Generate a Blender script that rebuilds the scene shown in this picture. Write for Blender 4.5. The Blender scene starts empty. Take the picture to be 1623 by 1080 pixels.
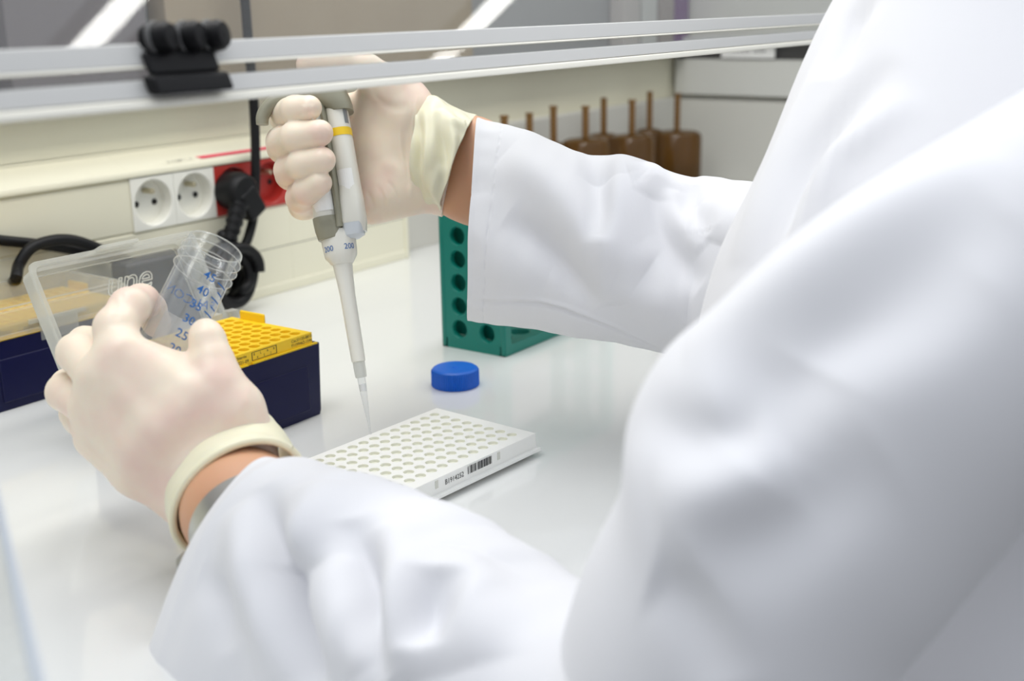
import bpy, bmesh, math, random
import numpy as np
from mathutils import Vector, Matrix

# ------------------------------------------------------------------ scene, camera, light
scene = bpy.context.scene
scene.view_settings.view_transform = 'Standard'
scene.view_settings.look = 'None'
scene.view_settings.gamma = 1.0
scene.view_settings.use_curve_mapping = False
scene.view_settings.exposure = 0.19
scene.cycles.use_denoising = True
scene.cycles.max_bounces = 12
scene.cycles.transparent_max_bounces = 32
scene.cycles.caustics_reflective = False
scene.cycles.caustics_refractive = False
COL = scene.collection
S = 0.001                       # everything below is written in millimetres

FPX = 1907.06                   # focal length in pixels of the 1623 px wide frame
CAM = np.array([-560.79, -462.47, 265.83])
PITCH, YAW, ROLL = 0.27337, -0.95032, -0.01761
_fw = np.array([-math.sin(YAW)*math.cos(PITCH), math.cos(YAW)*math.cos(PITCH), -math.sin(PITCH)])
_r = np.cross(_fw, [0, 0, 1]); _r /= np.linalg.norm(_r); _u = np.cross(_r, _fw)
RT = math.cos(ROLL)*_r + math.sin(ROLL)*_u
UP = -math.sin(ROLL)*_r + math.cos(ROLL)*_u
FW = _fw

def at(x, y, D):
    """world point (mm) seen at photograph pixel x, y and D mm in front of the camera"""
    return CAM + (FW + RT*(x-811.5)/FPX - UP*(y-540)/FPX)*D

cd = bpy.data.cameras.new('camera'); cam = bpy.data.objects.new('camera', cd); COL.objects.link(cam)
cd.sensor_width = 36.0; cd.lens = 36.0*FPX/1623.0
cd.clip_start = 0.02; cd.clip_end = 50
cam.matrix_world = Matrix(((RT[0], UP[0], -FW[0], CAM[0]*S), (RT[1], UP[1], -FW[1], CAM[1]*S), (RT[2], UP[2], -FW[2], CAM[2]*S), (0, 0, 0, 1)))
cd.dof.use_dof = True; cd.dof.focus_distance = 0.700; cd.dof.aperture_fstop = 7.2
scene.camera = cam

w = bpy.data.worlds.new('world'); scene.world = w; w.use_nodes = True
_nt = w.node_tree; _bg = _nt.nodes['Background']; _bg.inputs[1].default_value = 1.0
_tc = _nt.nodes.new('ShaderNodeTexCoord'); _sx = _nt.nodes.new('ShaderNodeSeparateXYZ'); _nt.links.new(_tc.outputs['Generated'], _sx.inputs[0])
_cr = _nt.nodes.new('ShaderNodeValToRGB'); _nt.links.new(_sx.outputs['Z'], _cr.inputs[0])       # a room: dark floor, grey walls, bright ceiling
_mr = _nt.nodes.new('ShaderNodeMapRange'); _mr.inputs[1].default_value = -1; _mr.inputs[2].default_value = 1; _nt.links.new(_sx.outputs['Z'], _mr.inputs[0]); _nt.links.new(_mr.outputs[0], _cr.inputs[0])
_cr.color_ramp.elements[0].position = 0.35; _cr.color_ramp.elements[0].color = (0.06, 0.06, 0.062, 1)
_cr.color_ramp.elements[1].position = 0.75; _cr.color_ramp.elements[1].color = (0.86, 0.90, 0.96, 1)
_e = _cr.color_ramp.elements.new(0.5); _e.color = (0.20, 0.205, 0.215, 1)
_nt.links.new(_cr.outputs[0], _bg.inputs[0])

def area(name, loc, aim, sx, sy, power, color=(1, 1, 1)):
    l = bpy.data.lights.new(name, 'AREA'); l.shape = 'RECTANGLE'; l.size = sx; l.size_y = sy; l.energy = power; l.color = color
    o = bpy.data.objects.new(name, l); COL.objects.link(o); o.location = Vector(loc)*S
    z_ = (Vector(loc)-Vector(aim)).normalized(); x_ = Vector((1, 0, 0)); x_ = (x_-z_*x_.dot(z_)).normalized(); y_ = z_.cross(x_)   # long side along the wall
    o.rotation_euler = Matrix((x_, y_, z_)).transposed().to_euler()
    return o
area('hood_lamp_light', (150, 90, 700), (150, 89, 0), 1.2, 0.14, 3.4, (1.0, 0.97, 0.90))
area('ceiling_light', (-300, 500, 1700), (-100, -100, 100), 1.2, 1.2, 10, (0.95, 0.97, 1.0))

# ------------------------------------------------------------------ materials
def mat(name, color, rough=0.5, metal=0.0, coat=0.0, bump=None, sheen=0.0, spec=0.5, sss=0.0, sub=None, var=None, alpha=None, trans=None):
    m = bpy.data.materials.new(name); m.use_nodes = True
    nt = m.node_tree; b = nt.nodes['Principled BSDF']
    b.inputs['Base Color'].default_value = (*color, 1); b.inputs['Roughness'].default_value = rough
    b.inputs['Metallic'].default_value = metal; b.inputs['Coat Weight'].default_value = coat
    b.inputs['Sheen Weight'].default_value = sheen; b.inputs['Specular IOR Level'].default_value = spec
    if sss:
        b.inputs['Subsurface Weight'].default_value = sss; b.inputs['Subsurface Radius'].default_value = sub or (1, .5, .3); b.inputs['Subsurface Scale'].default_value = 0.004
    tc = nt.nodes.new('ShaderNodeTexCoord')
    if var:      # (scale, second colour, low, high)
        n = nt.nodes.new('ShaderNodeTexNoise'); n.inputs['Scale'].default_value = var[0]; n.inputs['Detail'].default_value = 3
        nt.links.new(tc.outputs['Object'], n.inputs['Vector'])
        r = nt.nodes.new('ShaderNodeMapRange'); r.inputs[1].default_value = var[2]; r.inputs[2].default_value = var[3]
        nt.links.new(n.outputs[0], r.inputs[0])
        mx = nt.nodes.new('ShaderNodeMix'); mx.data_type = 'RGBA'; mx.inputs[6].default_value = (*color, 1); mx.inputs[7].default_value = (*var[1], 1)
        nt.links.new(r.outputs[0], mx.inputs[0]); nt.links.new(mx.outputs[2], b.inputs['Base Color'])
    if bump:     # (scale, strength, distance mm)
        n = nt.nodes.new('ShaderNodeTexNoise'); n.inputs['Scale'].default_value = bump[0]; n.inputs['Detail'].default_value = 4
        nt.links.new(tc.outputs['Object'], n.inputs['Vector'])
        bp = nt.nodes.new('ShaderNodeBump'); bp.inputs['Strength'].default_value = bump[1]; bp.inputs['Distance'].default_value = bump[2]*S
        nt.links.new(n.outputs[0], bp.inputs['Height']); nt.links.new(bp.outputs[0], b.inputs['Normal'])
    return m

def clear(name, tint, body, body_fac, edge_fac, rough=0.05, spec=1.45):
    """thin clear plastic: transparent sheet, milky share, mirror reflection growing at grazing angles"""
    m = bpy.data.materials.new(name); m.use_nodes = True; nt = m.node_tree
    for n in list(nt.nodes): nt.nodes.remove(n)
    out = nt.nodes.new('ShaderNodeOutputMaterial')
    tr = nt.nodes.new('ShaderNodeBsdfTransparent'); tr.inputs[0].default_value = (*tint, 1)
    df = nt.nodes.new('ShaderNodeBsdfDiffuse'); df.inputs[0].default_value = (*body, 1)
    tl = nt.nodes.new('ShaderNodeBsdfTranslucent'); tl.inputs[0].default_value = (*body, 1)
    md = nt.nodes.new('ShaderNodeMixShader'); md.inputs[0].default_value = 0.5
    nt.links.new(df.outputs[0], md.inputs[1]); nt.links.new(tl.outputs[0], md.inputs[2])
    lw = nt.nodes.new('ShaderNodeLayerWeight'); lw.inputs[0].default_value = 0.5
    pw = nt.nodes.new('ShaderNodeMath'); pw.operation = 'POWER'; pw.inputs[1].default_value = 3.0; nt.links.new(lw.outputs['Facing'], pw.inputs[0])
    mr = nt.nodes.new('ShaderNodeMapRange'); mr.inputs[3].default_value = body_fac; mr.inputs[4].default_value = edge_fac
    nt.links.new(pw.outputs[0], mr.inputs[0])
    m1 = nt.nodes.new('ShaderNodeMixShader'); nt.links.new(mr.outputs[0], m1.inputs[0]); nt.links.new(tr.outputs[0], m1.inputs[1]); nt.links.new(md.outputs[0], m1.inputs[2])
    gl = nt.nodes.new('ShaderNodeBsdfGlossy'); gl.inputs['Roughness'].default_value = rough
    p5 = nt.nodes.new('ShaderNodeMath'); p5.operation = 'POWER'; p5.inputs[1].default_value = 5.0; nt.links.new(lw.outputs['Facing'], p5.inputs[0])
    fr = nt.nodes.new('ShaderNodeMapRange'); fr.inputs[3].default_value = 0.035; fr.inputs[4].default_value = 0.7; nt.links.new(p5.outputs[0], fr.inputs[0])
    m2 = nt.nodes.new('ShaderNodeMixShader'); nt.links.new(fr.outputs[0], m2.inputs[0]); nt.links.new(m1.outputs[0], m2.inputs[1]); nt.links.new(gl.outputs[0], m2.inputs[2])
    nt.links.new(m2.outputs[0], out.inputs[0])
    return m

M = dict(
    table=mat('glossy white worktop', (0.79, 0.80, 0.79), 0.12, coat=0.4),
    wall=mat('cream painted wall', (0.76, 0.73, 0.58), 0.55),
    wall2=mat('pale grey wall', (0.62, 0.61, 0.56), 0.6),
    duct=mat('cream plastic trunking', (0.78, 0.75, 0.60), 0.4),
    grout=mat('shadow gap', (0.25, 0.24, 0.2), 0.8),
    darkgrey=mat('dark grey shelf', (0.10, 0.10, 0.10), 0.5),
    midgrey=mat('grey board', (0.30, 0.30, 0.30), 0.6),
    brownbox=mat('brown cardboard', (0.30, 0.24, 0.17), 0.8, var=(6, (0.36, 0.30, 0.22), .3, .7)),
    socket=mat('white socket plastic', (0.84, 0.83, 0.76), 0.35),
    redsocket=mat('red socket plastic', (0.42, 0.03, 0.022), 0.35),
    redline=mat('red tape', (0.75, 0.08, 0.13), 0.5),
    black=mat('black rubber', (0.008, 0.008, 0.009), 0.45, spec=0.25),
    hole=mat('dark hole', (0.01, 0.01, 0.01), 0.8),
    brass=mat('nickel pin', (0.55, 0.5, 0.36), 0.35, metal=0.8),
    rail=mat('grey sash rail', (0.60, 0.60, 0.585), 0.45),
    railwhite=mat('pale sash edge', (0.83, 0.81, 0.72), 0.4),
    clampblack=mat('black clamp plastic', (0.006, 0.006, 0.007), 0.5, spec=0.2),
    plate=mat('white polypropylene', (0.90, 0.90, 0.87), 0.4, sss=0.15, sub=(1, 1, .9)),
    wellfloor=mat('pale well film', (0.80, 0.80, 0.70), 0.5),
    plateink=mat('black ink', (0.02, 0.02, 0.025), 0.6),
    plateshade=mat('clear grey and shade', (0.66, 0.66, 0.60), 0.4),
    navy=mat('navy plastic', (0.004, 0.005, 0.045), 0.38, spec=0.22),
    yellow=mat('yellow plastic', (0.93, 0.62, 0.015), 0.42, sss=0.1, sub=(1, .6, .1)),
    green=mat('green plastic', (0.0, 0.19, 0.145), 0.42, bump=(400, .15, .3)),
    blue=mat('blue plastic', (0.008, 0.13, 0.62), 0.38),
    blueink=mat('blue ink', (0.01, 0.12, 0.40), 0.6),
    pipwhite=mat('off white pipette plastic', (0.80, 0.79, 0.72), 0.32),
    pipgrey=mat('warm grey pipette plastic', (0.29, 0.28, 0.21), 0.35),
    pipwin=mat('display window', (0.22, 0.24, 0.25), 0.15),
    pippale=mat('pale blue grey inset', (0.62, 0.66, 0.70), 0.3),
    label=mat('white paper label', (0.92, 0.92, 0.9), 0.6),
    filt=mat('white filter', (0.9, 0.9, 0.88), 0.8),
    glove=mat('cream latex', (0.88, 0.76, 0.62), 0.42, sss=0.35, sub=(1, .45, .3), bump=(120, .25, .6), var=(28, (0.82, 0.60, 0.52), .45, .75)),
    cuff=mat('ivory latex', (0.84, 0.80, 0.60), 0.42, sss=0.2, sub=(1, .8, .4), bump=(160, .3, .6)),
    skin=mat('skin', (0.66, 0.36, 0.215), 0.5, sss=0.4, sub=(1, .35, .2), bump=(300, .2, .3)),
    coat=mat('white cotton', (0.76, 0.76, 0.785), 0.85, bump=(900, .12, .25), sheen=.15),
    watch=mat('brushed steel', (0.5, 0.51, 0.5), 0.3, metal=0.9),
    amber=mat('amber bottle', (0.17, 0.075, 0.012), 0.25),
    amberdark=mat('dark amber content', (0.06, 0.018, 0.004), 0.3),
    amberstem=mat('amber stem', (0.20, 0.10, 0.025), 0.45),
    emboss=mat('embossed milky plastic', (0.85, 0.85, 0.80), 0.4),
    slate=mat('dark slate plastic', (0.02, 0.022, 0.035), 0.4),
)
M['lid'] = clear('milky clear lid', (0.97, 0.97, 0.96), (0.80, 0.82, 0.80), 0.22, 0.5, 0.15)
M['lidrim'] = clear('milky rim', (0.95, 0.95, 0.93), (0.86, 0.87, 0.84), 0.42, 0.7, 0.2)
M['tube'] = clear('clear tube', (0.975, 0.98, 0.985), (0.85, 0.88, 0.90), 0.035, 0.40, 0.04)
M['tubegrey'] = clear('frosted writing patch', (0.95, 0.95, 0.95), (0.86, 0.86, 0.84), 0.70, 0.8, 0.4)
M['tip'] = clear('clear pipette tip', (0.95, 0.96, 0.97), (0.9, 0.9, 0.9), 0.12, 0.65, 0.05)
M['glass'] = clear('clear acrylic sash', (0.93, 0.94, 0.94), (0.6, 0.6, 0.6), 0.03, 0.08, 0.02, 1.5)
M['amberglass'] = clear('amber plastic', (0.60, 0.38, 0.16), (0.22, 0.115, 0.03), 0.62, 0.9, 0.15)

# ------------------------------------------------------------------ object helpers
def thing(name, label, cat, loc, group=None):
    o = bpy.data.objects.new(name, None); COL.objects.link(o); o.empty_display_size = 0.01
    o.location = Vector([float(c) for c in loc])*S; o['label'] = label; o['category'] = cat
    if group: o['group'] = group
    o['origin_mm'] = [float(c) for c in loc]
    return o

def wloc(o):
    return np.array(o['origin_mm'][:]) if o is not None and 'origin_mm' in o else np.zeros(3)

def obj(name, verts, faces, m, parent=None, smooth=False, bevel=0, label=None, base=None, seg=2, mats=None, midx=None, angle=35):
    V = np.array(verts, dtype=float).reshape(-1, 3)
    if base is None:
        base = wloc(parent) if parent is not None else np.array([(V[:, 0].min()+V[:, 0].max())/2, (V[:, 1].min()+V[:, 1].max())/2, V[:, 2].min()])
    base = np.array(base, float)
    me = bpy.data.meshes.new(name)
    me.from_pydata(((V-base)*S).tolist(), [], faces); me.update()
    for mm in (mats or [m]): me.materials.append(mm)
    if midx is not None: me.polygons.foreach_set('material_index', midx)
    if smooth: me.polygons.foreach_set('use_smooth', [True]*len(me.polygons))
    o = bpy.data.objects.new(name, me); COL.objects.link(o)
    o['origin_mm'] = [float(c) for c in base]
    if parent is not None:
        o.parent = parent; o.location = Vector([float(c) for c in (base-wloc(parent))])*S
    else:
        o.location = Vector([float(c) for c in base])*S
    if bevel:
        b = o.modifiers.new('bevel', 'BEVEL'); b.width = bevel*S; b.segments = seg; b.limit_method = 'ANGLE'; b.angle_limit = math.radians(40)
        me.polygons.foreach_set('use_smooth', [True]*len(me.polygons))
        n = o.modifiers.new('wn', 'WEIGHTED_NORMAL'); n.keep_sharp = True
    if smooth and angle and not bevel:
        try:
            me.set_sharp_from_angle(angle=math.radians(angle))
        except Exception: pass
    if label: o['label'] = label
    return o

def tag(o, label, cat, group=None):
    o['label'] = label; o['category'] = cat
    if group: o['group'] = group
    return o

def struct(o): o['kind'] = 'structure'; return o

class Geo:
    def __init__(s): s.v = []; s.f = []; s.m = []
    def add(s, v, f, mi=0):
        n = len(s.v); s.v += [tuple(map(float, p)) for p in v]; s.f += [tuple(i+n for i in q) for q in f]; s.m += [mi]*len(f); return s
    def box(s, a, b, mi=0, R=None, o=None):
        (x0, y0, z0), (x1, y1, z1) = a, b
        v = [(x0, y0, z0), (x1, y0, z0), (x1, y1, z0), (x0, y1, z0), (x0, y0, z1), (x1, y0, z1), (x1, y1, z1), (x0, y1, z1)]
        if R is not None: v = [tuple(np.array(o)+R@np.array(p)) for p in v]
        return s.add(v, [(0, 3, 2, 1), (4, 5, 6, 7), (0, 1, 5, 4), (1, 2, 6, 5), (2, 3, 7, 6), (3, 0, 4, 7)], mi)
    def lathe(s, prof, o=(0, 0, 0), R=None, n=48, mi=0, closed=False):
        """prof: (r, h) pairs; axis local z"""
        R = np.eye(3) if R is None else R; o = np.array(o, float); v = []; f = []
        for r, h in prof:
            for k in range(n):
                a = 2*math.pi*k/n; v.append(o+R@np.array([r*math.cos(a), r*math.sin(a), h]))
        m = len(prof)
        for i in range(m-1 if not closed else m):
            j = (i+1) % m
            for k in range(n): f.append((i*n+k, i*n+(k+1) % n, j*n+(k+1) % n, j*n+k))
        if not closed:
            if prof[0][0] > 1e-6 and prof[0][0] < 1e5: pass
        return s.add(v, f, mi)
    def tubepath(s, pts, rad, n=14, mi=0, cap=True):
        P = np.array(pts, float); N = len(P); rad = np.broadcast_to(rad, N); v = []; f = []
        T = np.gradient(P, axis=0); T /= np.linalg.norm(T, axis=1)[:, None]
        up = np.array([0, 0, 1.]) if abs(T[0][2]) < .9 else np.array([1., 0, 0])
        a = np.cross(T[0], up); a /= np.linalg.norm(a)
        for i in range(N):
            a = a-T[i]*(a@T[i]); a /= np.linalg.norm(a); b = np.cross(T[i], a)
            for k in range(n):
                t = 2*math.pi*k/n; v.append(P[i]+rad[i]*(math.cos(t)*a+math.sin(t)*b))
        for i in range(N-1):
            for k in range(n): f.append((i*n+k, i*n+(k+1) % n, (i+1)*n+(k+1) % n, (i+1)*n+k))
        if cap: f.append(tuple(range(n))[::-1]); f.append(tuple((N-1)*n+k for k in range(n)))
        return s.add(v, f, mi)
    def build(s, name, m, parent=None, **k):
        if isinstance(m, (list, tuple)): return obj(name, s.v, s.f, None, parent, mats=list(m), midx=s.m, **k)
        return obj(name, s.v, s.f, m, parent, **k)

def spline(pts, n):
    P = np.array(pts, float)
    if P.ndim == 1: P = P[:, None]
    m = len(P); Q = np.vstack([2*P[0]-P[1], P, 2*P[-1]-P[-2]])
    t = np.linspace(0, m-1-1e-9, n); i = t.astype(int); u = (t-i)[:, None]
    a, b, c, d = Q[i], Q[i+1], Q[i+2], Q[i+3]
    return .5*((2*b)+(-a+c)*u+(2*a-5*b+4*c-d)*u**2+(-a+3*b-3*c+d)*u**3)

def basis(zaxis, xhint):
    z = np.array(zaxis, float); z /= np.linalg.norm(z); x = np.array(xhint, float); x -= z*(x@z); x /= np.linalg.norm(x)
    return np.stack([x, np.cross(z, x), z], 1)

def text_mesh(txt, size, italic=0.0, spacing=1.0, offset=0.0):
    c = bpy.data.curves.new('t', 'FONT'); c.body = txt; c.size = size; c.shear = italic; c.space_character = spacing; c.offset = offset
    c.align_x = 'LEFT'; c.resolution_u = 3; c.fill_mode = 'FRONT' if False else 'BOTH'
    o = bpy.data.objects.new('t', c); COL.objects.link(o)
    dg = bpy.context.evaluated_depsgraph_get(); me = bpy.data.meshes.new_from_object(o.evaluated_get(dg))
    v = np.array([tuple(p.co) for p in me.vertices]); f = [tuple(p.vertices) for p in me.polygons]
    bpy.data.objects.remove(o); bpy.data.curves.remove(c); bpy.data.meshes.remove(me)
    return v, f

def put_text(g, txt, height, org, X, Y, mi=0, italic=0, spacing=1.0, width=None, offset=0.0):
    """letters of cap height `height` laid from org along X, up along Y"""
    v, f = text_mesh(txt, height/0.7, italic, spacing, offset)
    sx = 1.0
    if width: sx = width/max(1e-6, v[:, 0].max()-v[:, 0].min())
    X = np.array(X, float); Y = np.array(Y, float); X /= np.linalg.norm(X); Y /= np.linalg.norm(Y)
    g.add([np.array(org)+X*p[0]*sx+Y*p[1] for p in v], f, mi)

# ------------------------------------------------------------------ implicit surfaces for hands and body
def cone_sdf(P, a, b, r1, r2):
    a = np.asarray(a, np.float32); b = np.asarray(b, np.float32); ba = b-a; q = P-a
    t = np.clip((q@ba)/max(float(ba@ba), 1e-6), 0, 1)
    return np.linalg.norm(q-t[..., None]*ba, axis=-1)-(r1+(r2-r1)*t)

def smin(a, b, k):
    h = np.clip(.5+.5*(b-a)/k, 0, 1)
    return b*(1-h)+a*h-k*h*(1-h)

def surface_nets(fn, lo, hi, h):
    lo = np.array(lo, float); hi = np.array(hi, float); n = np.ceil((hi-lo)/h).astype(int)+1
    ax = [lo[i]+h*np.arange(n[i]) for i in range(3)]
    G = np.stack(np.meshgrid(*ax, indexing='ij'), -1).astype(np.float32)
    F = fn(G); del G
    ins = F < 0; nx, ny, nz = F.shape
    sl = lambda d, s: slice(s, d-1+s)
    cnt = np.zeros((nx-1, ny-1, nz-1), np.int32); acc = np.zeros((nx-1, ny-1, nz-1, 3), np.float32)
    cor = [(i, j, k) for i in (0, 1) for j in (0, 1) for k in (0, 1)]
    g = lambda A, c: A[sl(nx, c[0]), sl(ny, c[1]), sl(nz, c[2])]
    for c in cor:
        for axx in range(3):
            if c[axx] == 0:
                d = list(c); d[axx] = 1; d = tuple(d)
                m = g(ins, c) != g(ins, d)
                fa, fb = g(F, c), g(F, d); den = np.where(m, fa-fb, 1); t = np.where(m, fa/den, 0)
                cnt += m
                for q in range(3):
                    acc[..., q] += np.where(m, (t if q == axx else c[q]), 0)
    act = cnt > 0; idx = -np.ones(act.shape, np.int64); ids = np.argwhere(act); idx[act] = np.arange(len(ids))
    V = lo+h*(ids+acc[act]/cnt[act][:, None])
    Fc = []
    for axx in range(3):
        o1, o2 = (axx+1) % 3, (axx+2) % 3
        s0 = [slice(None)]*3; s1 = [slice(None)]*3; s0[axx] = slice(0, -1); s1[axx] = slice(1, None)
        A = ins[tuple(s0)]; B = ins[tuple(s1)]
        e = np.argwhere(A != B)
        e = e[(e[:, o1] > 0) & (e[:, o2] > 0) & (e[:, o1] < F.shape[o1]-1) & (e[:, o2] < F.shape[o2]-1)]
        q = []
        for (a, b) in ((-1, -1), (0, -1), (0, 0), (-1, 0)):
            t = e.copy(); t[:, o1] += a; t[:, o2] += b; q.append(idx[t[:, 0], t[:, 1], t[:, 2]])
        q = np.stack(q, 1); fl = A[e[:, 0], e[:, 1], e[:, 2]]
        q[~fl] = q[~fl][:, ::-1]
        Fc.append(q[(q >= 0).all(1)])
    Fc = np.concatenate(Fc)
    # two rounds of taubin-like smoothing
    E = np.concatenate([Fc[:, [0, 1]], Fc[:, [1, 2]], Fc[:, [2, 3]], Fc[:, [3, 0]]])
    for lam in (.5, -.52, .5, -.52, .4):
        su = np.zeros_like(V); c = np.zeros(len(V)); np.add.at(su, E[:, 0], V[E[:, 1]]); np.add.at(su, E[:, 1], V[E[:, 0]])
        np.add.at(c, E[:, 0], 1); np.add.at(c, E[:, 1], 1); V = V+lam*(su/np.maximum(c, 1)[:, None]-V)
    return V, [tuple(int(i) for i in q) for q in Fc]

def chain_sdf(P, ch, k=3.0):
    d = None
    for (a, ra), (b, rb) in zip(ch[:-1], ch[1:]):
        c = cone_sdf(P, a, b, ra, rb); d = c if d is None else smin(d, c, k)
    return d

def bounds(chs, pad):
    pts = np.array([p-r for c in chs for p, r in c]+[p+r for c in chs for p, r in c]); return pts.min(0)-pad, pts.max(0)+pad

# ------------------------------------------------------------------ lofted cloth
def loft(rings, ns, nt, folds=(), power=2.2, wobble=None, inner=0, thick=2.0, seed=1, extra=None):
    """rings: (centre xyz, edge vector A, depth vector B); returns verts, faces. A fold is
    (list of points mm, width mm, height mm) raised along the surface normal."""
    C = spline([r[0] for r in rings], ns); A = spline([r[1] for r in rings], ns); B = spline([r[2] for r in rings], ns)
    th = np.linspace(0, 2*math.pi, nt, endpoint=False)
    ct, st = np.cos(th), np.sin(th); e = 2.0/power
    cx = np.sign(ct)*np.abs(ct)**e; sx = np.sign(st)*np.abs(st)**e
    V = C[:, None]+A[:, None]*cx[None, :, None]+B[:, None]*sx[None, :, None]
    def normals(V):
        du = np.gradient(V, axis=0); dv = (np.roll(V, -1, 1)-np.roll(V, 1, 1))
        n = np.cross(dv, du); n /= np.linalg.norm(n, axis=2)[..., None]+1e-9
        s = np.sign(((V-C[:, None])*n).sum(2).mean()); return n*s
    N = normals(V); D = np.zeros(V.shape[:2])
    facing = ((CAM-V)*N).sum(2) > 0; SV = V[facing]; rel = SV-CAM; zz = rel@FW
    spx = np.stack([811.5+FPX*(rel@RT)/zz, 540-FPX*(rel@UP)/zz], 1)
    for pts, wd, h in folds:
        if len(pts[0]) == 2:                                # traced points are dropped onto the cloth surface
            pp = spline(pts, 14); Q = np.array([SV[((spx-q)**2).sum(1).argmin()] for q in pp])
            for _ in range(3): Q[1:-1] = .25*Q[:-2]+.5*Q[1:-1]+.25*Q[2:]
            Q = spline(Q, 40)
        else: Q = spline(pts, 40)
        best = np.full(D.shape, 1e9); tt = np.zeros(D.shape)
        for i in range(len(Q)-1):
            a, b = Q[i], Q[i+1]; ba = b-a; t = np.clip(((V-a)@ba)/(ba@ba+1e-9), 0, 1)
            d = np.linalg.norm(V-a-t[..., None]*ba, axis=2); mk = d < best; best[mk] = d[mk]; tt[mk] = (i+t[mk])/(len(Q)-1)
        D += h*np.exp(-(best/wd)**2)*np.sin(np.pi*np.clip(tt, 0, 1))**.8
    if wobble:
        rnd = np.random.RandomState(seed); ss = np.linspace(0, 1, ns)[:, None]
        for amp, fs, ft in wobble:
            D += amp*np.sin(2*math.pi*(fs*ss+ft*th[None]/(2*math.pi)+rnd.rand()))*np.cos(2*math.pi*(fs*.6*ss-rnd.randint(1, 3)*th[None]/(2*math.pi)+rnd.rand()))
    if extra is not None: D += extra(np.linspace(0, 1, ns)[:, None], th[None], V)
    V = V+N*D[..., None]; N = normals(V)
    rows = [V[i] for i in range(ns)]
    if inner:
        rows = [V[i]-N[i]*thick for i in range(inner, -1, -1)]+[V[0]-N[0]*thick*.5-(V[1]-V[0])*.5]+rows
    R = np.array(rows); m = len(R); f = []
    for i in range(m-1):
        for k in range(nt): f.append((i*nt+k, i*nt+(k+1) % nt, (i+1)*nt+(k+1) % nt, (i+1)*nt+k))
    return R.reshape(-1, 3), f

def ring_px(c, t, b, D, depth, Dt=None):
    """ring whose silhouette passes the picture points t and b at distance D (mm); depth = half thickness"""
    P = at(*t, D if Dt is None else Dt); Q = at(*b, D)
    cen = (P+Q)/2; A = (P-Q)/2; return cen, A, depth

def rings_px(lst):
    out = []; cs = [ring_px(None, t, b, D, dp) for t, b, D, dp in lst]
    for i, (c, A, dp) in enumerate(cs):
        d = cs[min(i+1, len(cs)-1)][0]-cs[max(i-1, 0)][0]
        B = np.cross(A, d); B /= np.linalg.norm(B); 
        if B@FW > 0: B = -B
        out.append((c, A, B*dp))
    return out

def on_surface(pts, D, lift):
    return [at(x, y, D-lift) for x, y in pts]

# ================================================================== STRUCTURE
YF, YW, XC = 378.4, 412.0, 1100.0
g = Geo().box((-900, -230, -38), (XC, YW, 0)); worktop = struct(g.build('worktop', M['table'], bevel=3, base=(0, 0, -38)))
worktop['label'] = 'glossy white laboratory worktop'
g = Geo().box((-900, YW, -38), (XC+20, YW+20, 190)); struct(g.build('wall_back', M['wall'], base=(0, YW, 0)))
g = Geo().box((-900, YW-28, 190), (XC, YW+20, 197)).box((-900, YW-2, 197), (XC+20, YW+20, 900)); struct(g.build('wall_upper', [M['midgrey']], base=(0, YW, 190)))
g = Geo().box((XC, -230, -38), (XC+20, YW, 900)); struct(g.build('wall_right', M['wall2'], base=(XC, 0, 0)))
g = Geo().box((XC-6, -230, 0), (XC, YW-34, 45)); struct(g.build('grey_strip_right', M['midgrey'], base=(XC, 0, 0)))  # plain grey strip along the foot of the right wall
g = Geo().box((-1600, -1200, -900), (1600, 900, -880)); struct(g.build('floor', mat('grey floor', (.35, .35, .35), .5), base=(0, 0, -900)))
# upper cream board between trunking and shelf
g = Geo().box((-900, YW-8, 150), (424, YW, 186)); struct(g.build('trim_1', M['wall'], bevel=1, base=(0, YW, 150)))

# trunking along the wall (socket duct)
duct = thing('cable_trunking', 'long cream plastic cable trunking running along the back wall above the worktop', 'trunking', (0, YF, 0))
prof = [(YF, 9), (YF, 83), (YF+1.2, 83.6), (YF+1.2, 85.2), (YF, 85.8), (YF, 128.6), (YF+1.5, 129), (YF+1.5, 130.2), (YF-2, 130.8), (YF-2.6, 133), (YF-1.5, 136), (YF+2, 137.5), (YW-8, 148), (YW-8, 152), (YW-2, 152), (YW-2, 9)]
def prism_x(g, prof, x0, x1, mi=0):
    n = len(prof); v = [(x0, y, z) for y, z in prof]+[(x1, y, z) for y, z in prof]
    f = [(i, (i+1) % n, n+(i+1) % n, n+i) for i in range(n)]+[tuple(range(n))[::-1], tuple(range(n, 2*n))]
    return g.add(v, f, mi)
prof2 = [p for p in prof]; i0 = prof2.index((YF, 85.8)); prof2[i0+1:i0+1] = [(YF+17, 85.8), (YF+17, 128.6)]
g = Geo(); prism_x(g, prof, -900, 70.8); prism_x(g, prof2, 70.8, 251.2); prism_x(g, prof, 251.2, 419); g.build('trunking_body', M['duct'], duct, bevel=.4, seg=1)
g = Geo(); prism_x(g, [(YF-1, 0), (YF-1, 9), (YF+2, 11.5), (YW-2, 11.5), (YW-2, 0)], -900, 421); g.build('base_strip', M['duct'], duct, bevel=1)
g = Geo().box((419, YF-2, 0), (424, YW, 150)); g.build('end_cap', M['duct'], duct, bevel=1)
g = Geo().box((-900, YF+1.0, 44.4), (419, YF-.15, 45.2)); g.build('cover_seam', M['grout'], duct)
g = Geo(); put_text(g, 'B 4 GBE 1 14', 2.6, (114, YF+1.6, 139.2), (1, 0, 0), (0, .95, .3), width=27); g.build('printed_text', M['plateink'], duct)
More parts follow.
